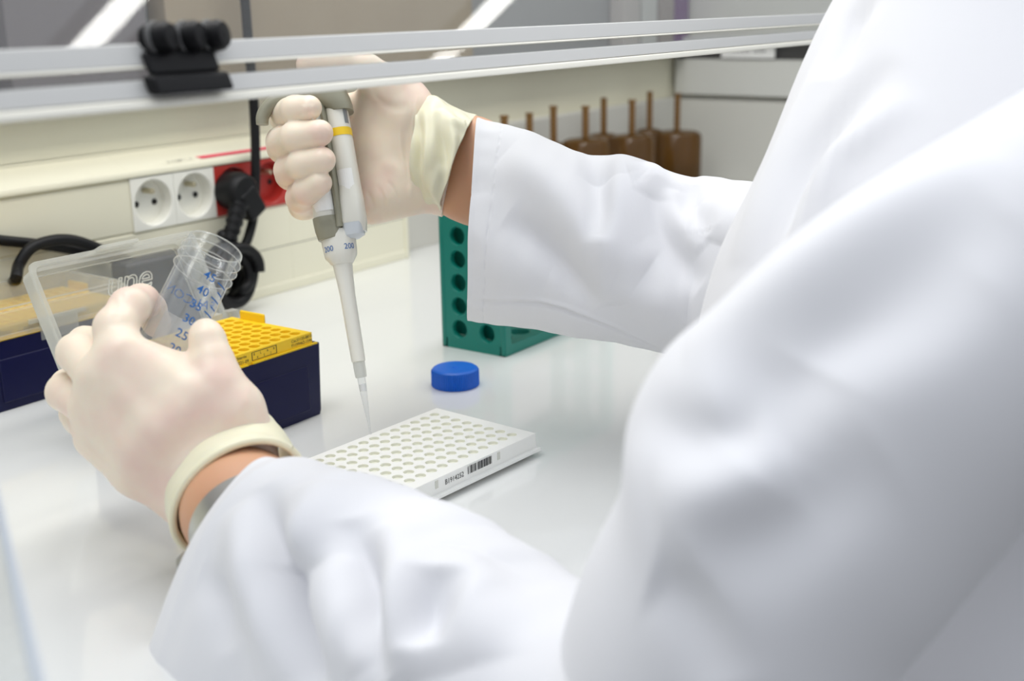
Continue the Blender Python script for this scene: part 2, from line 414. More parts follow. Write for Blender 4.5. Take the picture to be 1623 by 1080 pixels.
g = Geo(); g.add([(152, YF+2, 138.2), (420, YF+2, 138.2), (420, YF+16, 142.6), (142, YF+16, 142.6)], [(0, 1, 2, 3)]); g.v = [(x, y, z+.0) for x, y, z in g.v]; g.build('red_stripe', M['redline'], duct, label='thin red stripe printed along the trunking')
# second trunking, in the recess on the right
d2 = thing('cable_trunking', 'pale trunking in the recessed wall behind the amber bottles', 'trunking', (760, YW, 0))
g = Geo(); prism_x(g, [(YW-10, 0), (YW-10, 122), (YW-9, 125), (YW, 126), (YW, 0)], 424, XC-1); g.build('trunking_body', M['wall2'], d2, bevel=.8)
g = Geo().box((XC-12, -220, 0), (XC-6.5, YW-12, 123)); struct(g.build('trim_2', M['wall2'], bevel=1, base=(XC, 0, 0)))
g = Geo().box((XC-14, -220, 130), (XC, YW-6, 182)); struct(g.build('trim_3', mat('pale board', (.66, .66, .62), .5), bevel=1.5, base=(XC, 0, 130)))
g = Geo().box((XC-30, -220, 206), (XC, YW-20, 214)); struct(g.build('trim_4', M['rail'], bevel=1.5, base=(XC, 0, 206)))
g = Geo().box((XC-4, -220, 182), (XC-.5, YW-6, 206)); struct(g.build('trim_5', M['darkgrey'], base=(XC, 0, 182)))
tp = thing('label_strip', 'white printed paper label on the dark shelf edge of the right wall', 'label', (XC-16, 290, 185))
g = Geo().box((XC-17, 246, 184), (XC-15.6, 329, 205)); g.build('paper', M['label'], tp)
g = Geo(); put_text(g, 'TAMPON   ELISA', 5, (XC-17.2, 316, 192), (0, -1, 0), (0, 0, 1), width=56); g.build('lettering', M['plateink'], tp)
# stored boxes on the upper shelf, blurred behind the sash
bx = tag(Geo().box((130, YW-27, 197), (560, YW-3, 330)).build('cardboard_box', M['brownbox'], bevel=2), 'brown cardboard box on the shelf above the trunking, behind the sash', 'box')
bx = tag(Geo().box((-20, YW-27, 197), (110, YW-3, 320)).build('storage_box', mat('mauve grey box', (.17, .155, .165), .6), bevel=2), 'mauve grey box on the shelf at the left of the brown box', 'box')
for i, (x, c) in enumerate(((900, (.45, .42, .40)), (950, (.5, .5, .48)), (1000, (.30, .26, .24)), (1046, (.12, .03, .16)))):
    tag(Geo().box((x, YW-27, 197), (x+42, YW-3, 300)).build('reagent_box', mat('reagent box %d' % i, c, .6), bevel=1.5),
        ['beige box on the right of the upper shelf, leftmost of four', 'light grey box second of four on the upper shelf', 'brown grey box third of four on the upper shelf', 'purple box at the right end of the upper shelf'][i], 'box', 'boxes on the right of the upper shelf')

# ------------------------------------------------------------------ sockets
def outlet(name, cx, cz, face_m, label, group, parent=None):
    t = thing(name, label, 'socket', (cx, YF, cz), group)
    g = Geo(); n = 44; R = 20.0; hs = 22.4; y0 = YF-1.2
    # square face with round opening, recess and floor
    sq = []; 
    for k in range(n):
        a = 2*math.pi*(k+.5)/n; c, s_ = math.cos(a), math.sin(a); q = hs/max(abs(c), abs(s_)); sq.append((cx+c*q, y0, cz-.0+s_*min(q, 1e9)))
    circ = lambda r, y: [(cx+r*math.cos(2*math.pi*(k+.5)/n), y, cz+r*math.sin(2*math.pi*(k+.5)/n)) for k in range(n)]
    L = [[(x, y0+2.5, z) for x, _, z in sq], sq, circ(R, y0), circ(R-.9, y0+.7), circ(R-1.6, y0+12), circ(0.01, y0+12)]
    v = [p for l in L for p in l]; f = []
    for i in range(len(L)-1):
        for k in range(n): f.append((i*n+k, (i+1)*n+k, (i+1)*n+(k+1) % n, i*n+(k+1) % n))
    g.add(v, f); g.build('face_plate', face_m, t, smooth=True)
    RY = basis((0, -1, 0), (1, 0, 0))
    for dx in (-9.5, 9.5):
        g = Geo().lathe([(2.6, 0), (2.6, .6), (0.01, .6)], (cx+dx, y0+11.8, cz-1.5), RY, 20); g.build('contact_hole', M['hole'], t)
    g = Geo().lathe([(2.4, -11), (2.4, 0), (1.6, 1.6), (.01, 2)], (cx, y0+.6, cz+9.5), RY, 20); g.build('earth_pin', M['brass'], t, smooth=True)
    return t
for cx, l in ((93.2, 'white wall socket beside the blank trunking cover'), (138.4, 'white wall socket next to the red sockets')):
    outlet('wall_socket', cx, 107.6, M['socket'], l, 'sockets on the trunking')
outlet('wall_socket', 183.6, 107.6, M['redsocket'], 'red wall socket with the black plug in it', 'sockets on the trunking')
outlet('wall_socket', 228.8, 107.6, M['redsocket'], 'red wall socket half hidden behind the gloved fingers', 'sockets on the trunking')

# ------------------------------------------------------------------ plug and cables
pc = np.array([177, YF-8, 107.])
plug = thing('power_plug', 'black round power plug in the red wall socket', 'plug', pc)
RY = basis((0, -1, 0), (1, 0, 0))
g = Geo().lathe([(.01, -12), (16, -12), (17, -10), (17.3, 8), (16, 14), (13, 17), (.01, 18)], pc, RY, 40)
g.build('plug_body', M['black'], plug, smooth=True)
g = Geo().box((-11, -27, 4), (11, 2, 19), 0, basis((0, -1, 0), (.85, 0, .5)), pc); g.build('grip', M['black'], plug, bevel=4, seg=3)
dn = np.array([-.5, -.1, -.86]); dn /= np.linalg.norm(dn); g = Geo()
pth = [pc+np.array([-6, -12, -10])+dn*s for s in np.linspace(0, 36, 37)]
g.tubepath(pth, [8.2-.07*s+(.9 if (s//4) % 2 == 0 else 0) for s in range(37)], 16); g.build('strain_relief', M['black'], plug, smooth=True)
e0 = pth[-1]
def cable(name, pts, r, label, n=120):
    g = Geo().tubepath(spline(pts, n), r, 14); return tag(g.build(name, M['black'], smooth=True), label, 'cable', 'black cables along the wall')
YC = YF-9
def onY(x, y, Y):
    d = FW+RT*(x-811.5)/FPX-UP*(y-540)/FPX; return CAM+d*(Y-CAM[1])/d[1]
def onZ(x, y, z):
    d = FW+RT*(x-811.5)/FPX-UP*(y-540)/FPX; return CAM+d*(z-CAM[2])/d[2]
cable('power_cable', [e0-dn*6, e0, onY(352, 372, YC-6), onY(372, 392, YC-16), onY(392, 420, YC-20), onY(396, 445, YC-22), onY(384, 462, YC-22), onZ(362, 478, 6), onZ(335, 470, 6), onZ(300, 462, 6)], 5.2, 'black cable curling down from the plug to the worktop')
cable('power_cable', [onY(380, -60, YC), onY(388, 0, YC), onY(393, 60, YC), onY(402, 160, YC-2), onY(405, 250, YC-3), onY(403, 330, YC-5), onY(394, 375, YC-8), onY(378, 410, YC-10), onY(368, 440, YC-12), onZ(352, 466, 6), onZ(300, 480, 6)], 4.4, 'black cable hanging straight down the wall past the red sockets')
cable('power_cable', [onY(-60, 372, YF-4.8), onY(0, 381, YF-4.8), onY(50, 386, YF-4.8), onY(100, 393, YF-4.8), onY(160, 405, YF-4.8), onY(220, 425, YF-4.8), onZ(270, 455, 6), onZ(310, 470, 6)], 4.2, 'black cable entering from the left edge behind the open lid')
cable('power_cable', [onZ(-30, 462, 5), onZ(0, 452, 5), onY(22, 447, YC-7), onY(30, 420, YC-7), onY(50, 393, YC-8), onY(85, 381, YC-8), onY(120, 382, YC-8), onY(160, 396, YC-9), onY(215, 420, YC-12), onZ(262, 450, 6), onZ(320, 460, 6)], 4.4, 'black cable looping up from the worktop behind the clear lid')
cc_ = onY(366, 436, 352); tt_ = np.linspace(0, 2*math.pi*3, 60)
cable('power_cable', [cc_+np.array([(23+2.5*math.sin(2*t))*math.cos(t), -12+24*t/18.8, 25*math.sin(t)]) for t in tt_], 5.0, 'thick black cable coiled upright on the worktop under the sockets', 260)
sb = tag(Geo().box((22, 328, 0), (94, 350, 72)).build('slate_block', M['slate'], bevel=4), 'dark slate block lying behind the open clear lid, below the sockets', 'dark block')  # plain dark block for the dark shape seen through the lid

# ------------------------------------------------------------------ grids with round holes
def hole_grid(g, x0, y0, nx, ny, pitch, r, ztop, depth, n=20, border=None, mi=0, mi_in=None, taper=.8, z_under=None):
    """flat top with nx*ny round pockets; x0, y0 = centre of the first; border=(xl, xr, yl, yr) extents of the top"""
    h = pitch/2; mi_in = mi if mi_in is None else mi_in
    for i in range(nx):
        for j in range(ny):
            cx, cy = x0+pitch*i, y0+pitch*j; sq = []
            for k in range(n):
                a = 2*math.pi*(k+.5)/n; c, s_ = math.cos(a), math.sin(a); q = h/max(abs(c), abs(s_)); sq.append((cx+c*q, cy+s_*q, ztop))
            ci = lambda rr, z: [(cx+rr*math.cos(2*math.pi*(k+.5)/n), cy+rr*math.sin(2*math.pi*(k+.5)/n), z) for k in range(n)]
            L = [sq, ci(r, ztop), ci(r-.15, ztop-.3), ci(r*taper, ztop-depth)]
            v = [p for l in L for p in l]; f = []; 
            for a in range(len(L)-1):
                for k in range(n): f.append((a*n+k, a*n+(k+1) % n, (a+1)*n+(k+1) % n, (a+1)*n+k))
            nf = len(f); f.append(tuple(range(3*n, 4*n)))
            base = len(g.v); g.add(v, f[:n], mi); g.v = g.v; 
            g.f += [tuple(i_+base for i_ in q) for q in f[n:]]; g.m += [mi_in]*(len(f)-n)
    if border:
        xl, xr, yl, yr = border; a, b, c, d = x0-h, x0+pitch*(nx-1)+h, y0-h, y0+pitch*(ny-1)+h
        for (p, q, r_, s_) in ((xl, xr, yl, c), (xl, xr, d, yr), (xl, a, c, d), (b, xr, c, d)):
            if q-p > 1e-3 and s_-r_ > 1e-3: g.add([(p, r_, ztop), (q, r_, ztop), (q, s_, ztop), (p, s_, ztop)], [(0, 1, 2, 3)], mi)

# ------------------------------------------------------------------ 96 well plate (long side rotated a little off the wall)
PHI = 0.05822
RP = np.array([[math.cos(PHI), math.sin(PHI), 0], [-math.sin(PHI), math.cos(PHI), 0], [0, 0, 1]])  # local -x is towards the left of the picture
def plate_pt(p): return RP@np.array(p)
plate = thing('well_plate', 'white 96-well plate with a barcode on its side, under the pipette tip', 'well plate', plate_pt((-49.5, -31.5, 0)))
PXL, PXR, PYL, PYR = -112.0, 10.5, -73.2, 7.5
g = Geo(); hole_grid(g, -99, -63, 12, 8, 9, 3.15, 14.4, 1.6, border=(PXL, PXR, PYL, PYR), mi=0, mi_in=1, taper=.93)
# side walls down to the skirt
cs = [(PXL, PYL), (PXR, PYL), (PXR, PYR), (PXL, PYR)]
def ringwall(g, rects, mi=0):
    """rects: (inset, z) successive loops of the plate outline"""
    v = []
    for ins, z in rects: v += [(PXL+ins, PYL+ins, z), (PXR-ins, PYL+ins, z), (PXR-ins, PYR-ins, z), (PXL+ins, PYR-ins, z)]
    f = [(i*4+k, (i+1)*4+k, (i+1)*4+(k+1) % 4, i*4+(k+1) % 4) for i in range(len(rects)-1) for k in range(4)]
    g.add(v, f, mi)
ringwall(g, [(0, 14.4), (-.2, 5.4), (-.2, 5.2)])
g.v = [tuple(plate_pt(p)) for p in g.v]; g.build('well_block', [M['plate'], M['wellfloor']], plate, label='white block with 96 round wells')
g = Geo(); ringwall(g, [(-.2, 5.4), (-2.2, 5.0), (-2.4, 3.2), (-.6, 2.9), (1.2, 2.9)]); g.v = [tuple(plate_pt(p)) for p in g.v]; g.build('skirt', M['plate'], plate)
g = Geo(); ringwall(g, [(3, 4), (3, 0), (4.5, 0), (4.5, 4)]); g.v = [tuple(plate_pt(p)) for p in g.v]; g.build('base_rim', M['plateshade'], plate)  # grey of the rim also holds the painted shadow under the plate
g = Geo(); yy = PYL-.35
put_text(g, 'B1914252', 3.0, (-72.6, yy, 8.6), (1, 0, 0), (0, 0, 1), width=15.6)
g.v = [tuple(plate_pt(p)) for p in g.v]; g.build('printed_number', M['plateink'], plate)
g = Geo(); x = -53.0; random.seed(4)
wd = [.45, .9, .3, .5, .9, .5, .35, .5, .3, .35, .5, .3, .3, .9, .3, .3, .6, .35, .5, .45, .9, .3, .4, .5, .8, .3, .4, .3, .9, .4, .5, .5, .9, .4, .35, .4]
tot = sum(wd); sc = 21.5/tot
for i, q in enumerate(wd):
    if i % 2 == 0: g.add([(x, yy, 8.5), (x+q*sc, yy, 8.5), (x+q*sc, yy, 13.3), (x, yy, 13.3)], [(0, 1, 2, 3)])
    x += q*sc
g.v = [tuple(plate_pt(p)) for p in g.v]; g.build('barcode', M['plateink'], plate)
for xx in (-80.5, -26.5):
    g = Geo().box((xx, PYL-.45, 8.8), (xx+2.2, PYL+.1, 13.4)); g.v = [tuple(plate_pt(p)) for p in g.v]; g.build('moulded_notch', M['plateshade'], plate)

# ------------------------------------------------------------------ tip racks
def rounded_rect(x0, x1, y0, y1, r, n=5):
    o = []
    for cx, cy, a0 in ((x1-r, y1-r, 0), (x0+r, y1-r, 90), (x0+r, y0+r, 180), (x1-r, y0+r, 270)):
        for k in range(n+1):
            a = math.radians(a0+90*k/n); o.append((cx+r*math.cos(a), cy+r*math.sin(a)))
    return o
def shell(g, loops, mi=0, capb=False, capt=False):
    n = len(loops[0]); v = [p for l in loops for p in l]
    f = [(i*n+k, i*n+(k+1) % n, (i+1)*n+(k+1) % n, (i+1)*n+k) for i in range(len(loops)-1) for k in range(n)]
    if capb: f.append(tuple(range(n))[::-1])
    if capt: f.append(tuple((len(loops)-1)*n+k for k in range(n)))
    g.add(v, f, mi)
def tip_rack(ox, oy, label, lid_open):
    """ox, oy = right front lower corner"""
    L, W = 128.0, 84.0; t = thing('tip_rack', label, 'tip rack', (ox-L/2, oy+W/2, 0), 'pipette tip racks')
    rr = lambda ins, z, r=4: [(x, y, z) for x, y in rounded_rect(ox-L+ins, ox-ins, oy+ins, oy+W-ins, r)]
    g = Geo(); shell(g, [rr(1.5, 0), rr(1, 3), rr(0, 49), rr(0, 49.5), rr(1.6, 49.5), rr(1.8, 40)])
    for sx in (0, 1):
        x = ox-3.2 if sx else ox-L+1.2
        g.add([(x, oy+8, 48), (x+2, oy+8, 48), (x+2, oy+W-8, 48), (x, oy+W-8, 48), (x, oy+12, 55), (x+2, oy+12, 55), (x+2, oy+W-12, 55), (x, oy+W-12, 55)], [(0, 1, 5, 4), (1, 2, 6, 5), (2, 3, 7, 6), (3, 0, 4, 7), (4, 5, 6, 7)])
    g.build('box_body', M['navy'], t, smooth=True, label='navy blue plastic box body')
    g = Geo(); shell(g, [[(x, y, z) for x, y in rounded_rect(ox-L+16, ox-16, oy-.7, oy+1, .5)] for z in (0, 5)]); 
    g = Geo(); g.box((ox-L+14, oy-.6, 6), (ox-14, oy+1.5, 37)); g.build('front_panel', M['navy'], t, bevel=1.2)
    # yellow tray
    xl, xr, yl, yr = ox-L+5.5, ox-6.5, oy+2.2, oy+W-5
    g = Geo(); x0 = (xl+xr)/2-49.5; y0 = (yl+yr)/2-31.5
    hole_grid(g, x0, y0, 12, 8, 9, 3.75, 58, 7, n=20, border=(xl, xr, yl, yr))
    for a, b, c, d in ((xl, yl, xr, yl), (xr, yl, xr, yr), (xr, yr, xl, yr), (xl, yr, xl, yl)):
        g.add([(a, b, 58), (c, d, 58), (c, d, 48), (a, b, 48)], [(0, 3, 2, 1)])
    g.box((xl-2.0, oy+.6, 48.6), (xl+58, oy+2.4, 50.6)).box((xl+62, oy+.6, 48.6), (xr+3.2, oy+2.4, 50.6))
    g.box((xl-2.5, oy+1, 47), (xr+2.5, oy+W-3, 49.4))
    g.build('tip_tray', M['yellow'], t, label='yellow tray with rows of round holes')
    g = Geo(); Y = yl-.12
    put_text(g, 'Filter', 4.6, (xl+8, Y, 52.2), (1, 0, 0), (0, 0, 1), width=14)
    put_text(g, 'Lager', 4.6, (xl+27, Y, 52.2), (1, 0, 0), (0, 0, 1), width=15)
    put_text(g, 'Sterile', 1.9, (xl+50, Y, 54.9), (1, 0, 0), (0, 0, 1), width=8)
    put_text(g, '2021-09', 2.0, (xl+49.5, Y, 51.6), (1, 0, 0), (0, 0, 1), width=10)
    for a, b in ((62.5, 63), (83.5, 84)): g.box((xl+a, Y, 51.5), (xl+b, Y+.1, 57))
    g.box((xl+62.5, Y, 56.7), (xl+84, Y+.1, 57)); g.box((xl+62.5, Y, 51.5), (xl+84, Y+.1, 51.8))
    for k in range(7): put_text(g, '86L5A3B'[k], 1.6, (xl+64+2.8*k, Y, 54.6 if k % 2 == 0 else 52.3), (1, 0, 0), (0, 0, 1))
    put_text(g, 'Cat.S1120-8810', 2.0, (xl+97, Y, 54.8), (1, 0, 0), (0, 0, 1), width=18.5)
    put_text(g, 'F1199462-1544', 2.0, (xl+97, Y, 51.9), (1, 0, 0), (0, 0, 1), width=18.5)
    g.build('printed_text', M['plateink'], t)
    # side tab
    g = Geo().box((xr-.5, oy+W*.56, 52), (xr+1.8, oy+W*.56+24, 64)); g.build('side_tab', M['yellow'], t, bevel=1.5)
    # lid in its own frame: x along the rack, q across (0 hinge .. W front), h depth of the lid
    if lid_open:
        hy, hz = oy+W+1, 37.0; ang = math.radians(116); 
    else:
        hy, hz = oy+W+1, 50.5; ang = 0
    def LP(x, q, h):   # closed lid: q runs towards the front (-y), h upwards
        y, z = -q, h; return (ox-L+x, hy+y*math.cos(ang)+z*math.sin(ang), hz-y*math.sin(ang)+z*math.cos(ang))
    H = 20.0
    out = lambda ins, h, r: [LP(x, q, h) for x, q in rounded_rect(ins, L-ins, ins, W-ins, r)]
    g = Geo(); shell(g, [out(3.4, H-1.5, 4), out(3.6, H, 4), out(1.2, H-3, 5), out(.2, 1.5, 5)])
    g.add(out(3.6, H, 4), [tuple(range(24))]); 
    lid = g.build('lid', M['lid'], t, smooth=True, label='clear milky plastic lid')
    g = Geo(); shell(g, [out(.2, 2.5, 5), out(-1.8, 2.5, 5), out(-1.8, 0, 5), out(1.2, 0, 5), out(1.4, 2.5, 5)])
    for k in range(24):
        pass
    e = [np.array(LP(x, q, H)) for x, q in rounded_rect(3.6, L-3.6, 3.6, W-3.6, 4)]; e.append(e[0]); g.tubepath(e, .55, 6, cap=False)
    g.build('lid_rim', M['lidrim'], lid)
    g = Geo(); shell(g, [out(3.3, H-2, 4), out(1.0, H-3, 5), out(.1, 2.5, 5)]); g.build('lid_wall', M['lidrim'], lid, smooth=True)
    g = Geo()
    def lbox(x0, x1, q0, q1, h0, h1):
        v = [LP(x, q, h) for h in (h0, h1) for x, q in ((x0, q0), (x1, q0), (x1, q1), (x0, q1))]
        g.add(v, [(0, 3, 2, 1), (4, 5, 6, 7), (0, 1, 5, 4), (1, 2, 6, 5), (2, 3, 7, 6), (3, 0, 4, 7)])
    lbox(48, 78, W, W+2.2, -7, 9); lbox(40, 86, W+.0, W+1.2, 6, 9)
    g.build('lid_latch', M['lidrim'], lid)
    g = Geo(); X = np.array(LP(1, 0, 0))-np.array(LP(0, 0, 0)); Q = np.array(LP(0, 1, 0))-np.array(LP(0, 0, 0))
    v, f = text_mesh('une', 30, .5, .95)
    E_ = np.array([(min(p[0], 1e9), p[1]) for p in v])
    # outlined embossed script
    from collections import Counter
    ec = Counter(tuple(sorted((q[i], q[(i+1) % len(q)]))) for q in f for i in range(len(q)))
    for (a, b), c in ec.items():
        if c == 1:
            P = [np.array(LP(56+v[i][0]*.9, 57+v[i][1]*.8, H+.1)) for i in (a, b)]
            if np.linalg.norm(P[0]-P[1]) > 1e-3: g.tubepath([P[0], P[1]], .45, 5)
    if lid_open: g.build('embossed_script', M['emboss'], lid)
    if lid_open:
        g = Geo()
        for x in (L-9, L-24):
            v = [(ox-L+x, oy+W-6, 56), (ox-L+x+8, oy+W-6, 56), (ox-L+x+8, oy+W+3, 56), (ox-L+x, oy+W+3, 56)]
            g.box((ox-L+x, oy+W-5, 50), (ox-L+x+9, oy+W+1.5, 62))
        g.build('lid_hinge', M['lidrim'], t)
    return t
tip_rack(-4.5, 91.5, 'navy tip rack standing open with its clear lid up and its yellow tray showing', True)
tip_rack(-9, 281, 'navy tip rack closed under its clear lid, standing behind the open rack', False)

# ------------------------------------------------------------------ green four-way tube rack
gx, gy = 168.0, 65.0; GW, GH, GL = 62.0, 108.0, 165.0
rk = thing('tube_rack', 'dark green plastic tube rack with round holes, standing behind the sleeve', 'tube rack', (gx+GL/2, gy+GW/2, 0))
def holed_panel(g, org, X, Y, N, w_, h_, holes, th, n=28):
    """panel of size w_ x h_ at org; cells split so each hole has its own quad ring; holes: (cx, cy, r) on a grid of cells given by cuts"""
    org, X, Y, N = map(lambda q: np.array(q, float), (org, X, Y, N))
    P = lambda a, b, c: org+X*a+Y*b-N*c
    cuts, cells = holes
    for (x0, x1, y0, y1, r) in cells:
        cx, cy = (x0+x1)/2, (y0+y1)/2
        if r <= 0:
            g.add([P(x0, y0, 0), P(x1, y0, 0), P(x1, y1, 0), P(x0, y1, 0), P(x0, y0, th), P(x1, y0, th), P(x1, y1, th), P(x0, y1, th)], [(0, 1, 2, 3), (7, 6, 5, 4)]); continue
        sq, ci = [], []
        for k in range(n):
            a = 2*math.pi*(k+.5)/n; c, s_ = math.cos(a), math.sin(a); q = 1/max(abs(c), abs(s_))
            sq.append((cx+c*q*(x1-x0)/2, cy+s_*q*(y1-y0)/2)); ci.append((cx+c*r, cy+s_*r))
        ci2 = [(cx+(a-cx)*1.08, cy+(b-cy)*1.08) for a, b in ci]
        Ls = [[P(a, b, 0) for a, b in sq], [P(a, b, 0) for a, b in ci2], [P(a, b, .8) for a, b in ci], [P(a, b, th) for a, b in ci], [P(a, b, th) for a, b in sq]]
        v = [p for l in Ls for p in l]; f = []
        for a in range(4):
            for k in range(n): f.append((a*n+k, a*n+(k+1) % n, (a+1)*n+(k+1) % n, (a+1)*n+k))
        g.add(v, f)
def cells(w_, h_, mx, my, nx, ny, r):
    out = []; dx = (w_-2*mx)/nx; dy = (h_-2*my)/ny
    for i in range(nx):
        for j in range(ny): out.append((mx+i*dx, mx+(i+1)*dx, my+j*dy, my+(j+1)*dy, r))
    for a in ((0, w_, 0, my, 0), (0, w_, h_-my, h_, 0), (0, mx, my, h_-my, 0), (w_-mx, w_, my, h_-my, 0)):
        if a[1]-a[0] > 0 and a[3]-a[2] > 0: out.append(a)
    return (None, out)
TH = 5.0
g = Geo().box((gx+11, gy+5, 9), (gx+13, gy+GW-5, GH-6)); g.build('inner_wall', M['green'], rk)  # backing panel added so the holes look dark inside
g = Geo(); holed_panel(g, (gx, gy+GW, 0), (0, -1, 0), (0, 0, 1), (-1, 0, 0), GW, GH, cells(GW, GH, 4, 7, 2, 5, 7.0), TH)
g.build('end_panel', M['green'], rk, smooth=True)
g = Geo(); holed_panel(g, (gx+GL, gy, 0), (0, 1, 0), (0, 0, 1), (1, 0, 0), GW, GH, cells(GW, GH, 4, 7, 2, 5, 7.0), TH); g.build('end_panel', M['green'], rk, smooth=True)
g = Geo(); holed_panel(g, (gx, gy, 8), (1, 0, 0), (0, 1, 0), (0, 0, 1), GL, GW, cells(GL, GW, 8, 6, 6, 2, 9.0), 5); g.box((gx, gy, 0), (gx+GL, gy+5, 8)).box((gx, gy+GW-5, 0), (gx+GL, gy+GW, 8)); g.build('bottom_panel', M['green'], rk, smooth=True)
g = Geo(); holed_panel(g, (gx, gy, GH), (1, 0, 0), (0, 1, 0), (0, 0, 1), GL, GW, cells(GL, GW, 8, 6, 6, 2, 9.0), 5); g.build('top_panel', M['green'], rk, smooth=True)
g = Geo()
for y in (gy-.4, gy+GW-4.4):
    ro = lambda ins, r, yy: [(x, yy, z) for x, z in rounded_rect(gx-.6+ins, gx+GL+.6-ins, ins, GH+.6-ins, r)]
    shell(g, [ro(8.5, 2, y+4.8), ro(8.5, 2, y), ro(1.2, 1.8, y), ro(0, 2.2, y+1.2), ro(0, 2.2, y+3.6), ro(.8, 2, y+4.8), ro(8.5, 2, y+4.8)])
g.build('edge_frame', M['green'], rk, smooth=True)

# ------------------------------------------------------------------ blue screw cap
cc = (91.6, 54.8)
cap = thing('screw_cap', 'bright blue screw cap lying on the worktop behind the well plate', 'cap', (*cc, 0))
g = Geo(); n = 132; v = []; prof_ = [(16.6, 0, 0), (16.7, .6, .7), (16.7, 11.2, .7), (16.6, 12.4, .1), (15.4, 13.4, 0), (13.5, 13.7, 0), (1, 13.5, 0), (.01, 13.5, 0)]
for r, z, d in prof_:
    for k in range(n):
        a = 2*math.pi*k/n; rr_ = r+(d if k % 2 else -d*.2); v.append((cc[0]+rr_*math.cos(a), cc[1]+rr_*math.sin(a), z))
g.add(v, [(i*n+k, i*n+(k+1) % n, (i+1)*n+(k+1) % n, (i+1)*n+k) for i in range(len(prof_)-1) for k in range(n)])
g.build('ribbed_shell', M['blue'], cap, smooth=True, angle=28)
g = Geo().lathe([(2.6, 13.3), (2.2, 14.0), (.01, 14.1)], (*cc, 0), None, 24); g.build('moulding_dot', M['blue'], cap, smooth=True)

# ------------------------------------------------------------------ amber bottles at the back right
def amber_bottle(x, y, h, r, top, label):
    t = thing('amber_bottle', label, 'bottle', (x, y, 0), 'amber bottles by the back wall')
    g = Geo().lathe([(.01, 0), (r-3, 0), (r, 3), (r, h-8), (r-3, h-3), (r-8, h-1), (.01, h)], (x, y, 0), None, 40); g.build('bottle_body', M['amberglass'], t, smooth=True)
    g = Geo().lathe([(.01, 1.5), (r-4, 1.5), (r-2, 4), (r-2, h*.42), (.01, h*.42)], (x, y, 0), None, 32); g.build('content', M['amberdark'], t, smooth=True)
    pr = [(.01, h-4)]; z = h-4
    while z < top-4: pr += [(4.6, z), (4.6, z+2.4), (3.6, z+3.0), (3.6, z+4.4)]; z += 5
    pr += [(5.2, z), (5.2, top), (.01, top)]
    g = Geo().lathe(pr, (x, y, 0), None, 20); g.build('ribbed_stem', M['amberstem'], t, smooth=True)
bl = ['at the left end of the row', 'second of the row from the left', 'third of the row, stem rising above the sleeve', 'in the middle, dark rounded shoulder showing', 'with a taller stem beside the middle one', 'left of the two tallest at the right', 'with the tallest stem, second from the right end', 'at the right end of the row, fully visible side']
for k, (px, py, Y) in enumerate([(799, 183, 340), (839, 179, 345), (877, 168, 360), (928, 168, 330), (957, 155, 372), (1002, 158, 330), (1030, 145, 376), (1074, 148, 345)]):
    p = onY(px, py, Y); amber_bottle(p[0], Y, [100, 100, 100, 104, 98, 98, 92, 88][k], [22, 22, 22, 30, 22, 30, 20, 35][k], p[2], 'amber bottle with a ribbed stem '+bl[k])

# ------------------------------------------------------------------ sash of the hood
YS = -100.0
sash = thing('hood_sash', 'clear acrylic sash with grey rails crossing the top of the picture', 'sash', (200, YS, 234))
tilt = math.radians(25)
def SP(x, s, n=0):  # s up along the sheet, n out of the sheet towards the operator
    return (x, YS+s*math.sin(tilt)-n*math.cos(tilt), 234+s*math.cos(tilt)+n*math.sin(tilt)*-1*-0+0*n)
def sbox(g, x0, x1, s0, s1, n0, n1, mi=0):
    v = [SP(x, s, n) for n in (n0, n1) for x, s in ((x0, s0), (x1, s0), (x1, s1), (x0, s1))]
    g.add(v, [(0, 3, 2, 1), (4, 5, 6, 7), (0, 1, 5, 4), (1, 2, 6, 5), (2, 3, 7, 6), (3, 0, 4, 7)], mi)
g = Geo(); sbox(g, -520, 1080, 3, 420, -2, 2); g.build('acrylic_pane', M['glass'], sash)
g = Geo(); sbox(g, -520, 1080, 1.2, 8.0, -3.0, 3.0); g.build('lower_rail', M['rail'], sash, bevel=.6)
g = Geo(); sbox(g, -520, 1080, -2.6, 1.0, -4, 4); g.build('edge_strip', M['railwhite'], sash, bevel=.8)
g = Geo(); sbox(g, -520, 1080, 13.6, 22, -3, 3); g.build('upper_rail', M['rail'], sash, bevel=.6)
g = Geo(); sbox(g, -520, 1080, 12.4, 13.6, -3.4, 3.4); g.build('edge_strip', M['railwhite'], sash, bevel=.6)
cl = thing('sash_clamp', 'black clamp with two round knobs gripping the sash rail', 'clamp', (-248, YS, 238))
g = Geo(); cx0 = onY(225, 120, YS)[0]; cx1 = onY(347, 110, YS)[0]
sbox(g, cx0, cx1, 2.6, 10, 3.5, 11); sbox(g, cx0+3, cx1, 10, 19, 3.5, 7); g.build('clamp_body', M['clampblack'], cl, bevel=1.5)
for f_ in (.28, .66, .98):
    xx = cx0+(cx1-cx0)*f_; R_ = basis((.35, -.9, .15), (1, 0, 0))
    g = Geo().lathe([(.01, 0), (5.2, 0), (5.8, 2), (5.8, 9), (4.6, 11), (.01, 11.5)], SP(xx, 23, 1), R_, 28); g.build('knob', M['clampblack'], cl, smooth=True)
    g = Geo().lathe([(6.0, 3.2), (6.5, 3.8), (6.5, 5), (6.0, 5.6)], SP(xx, 23, 1), R_, 28); g.build('knob_ring', M['darkgrey'], cl, smooth=True)

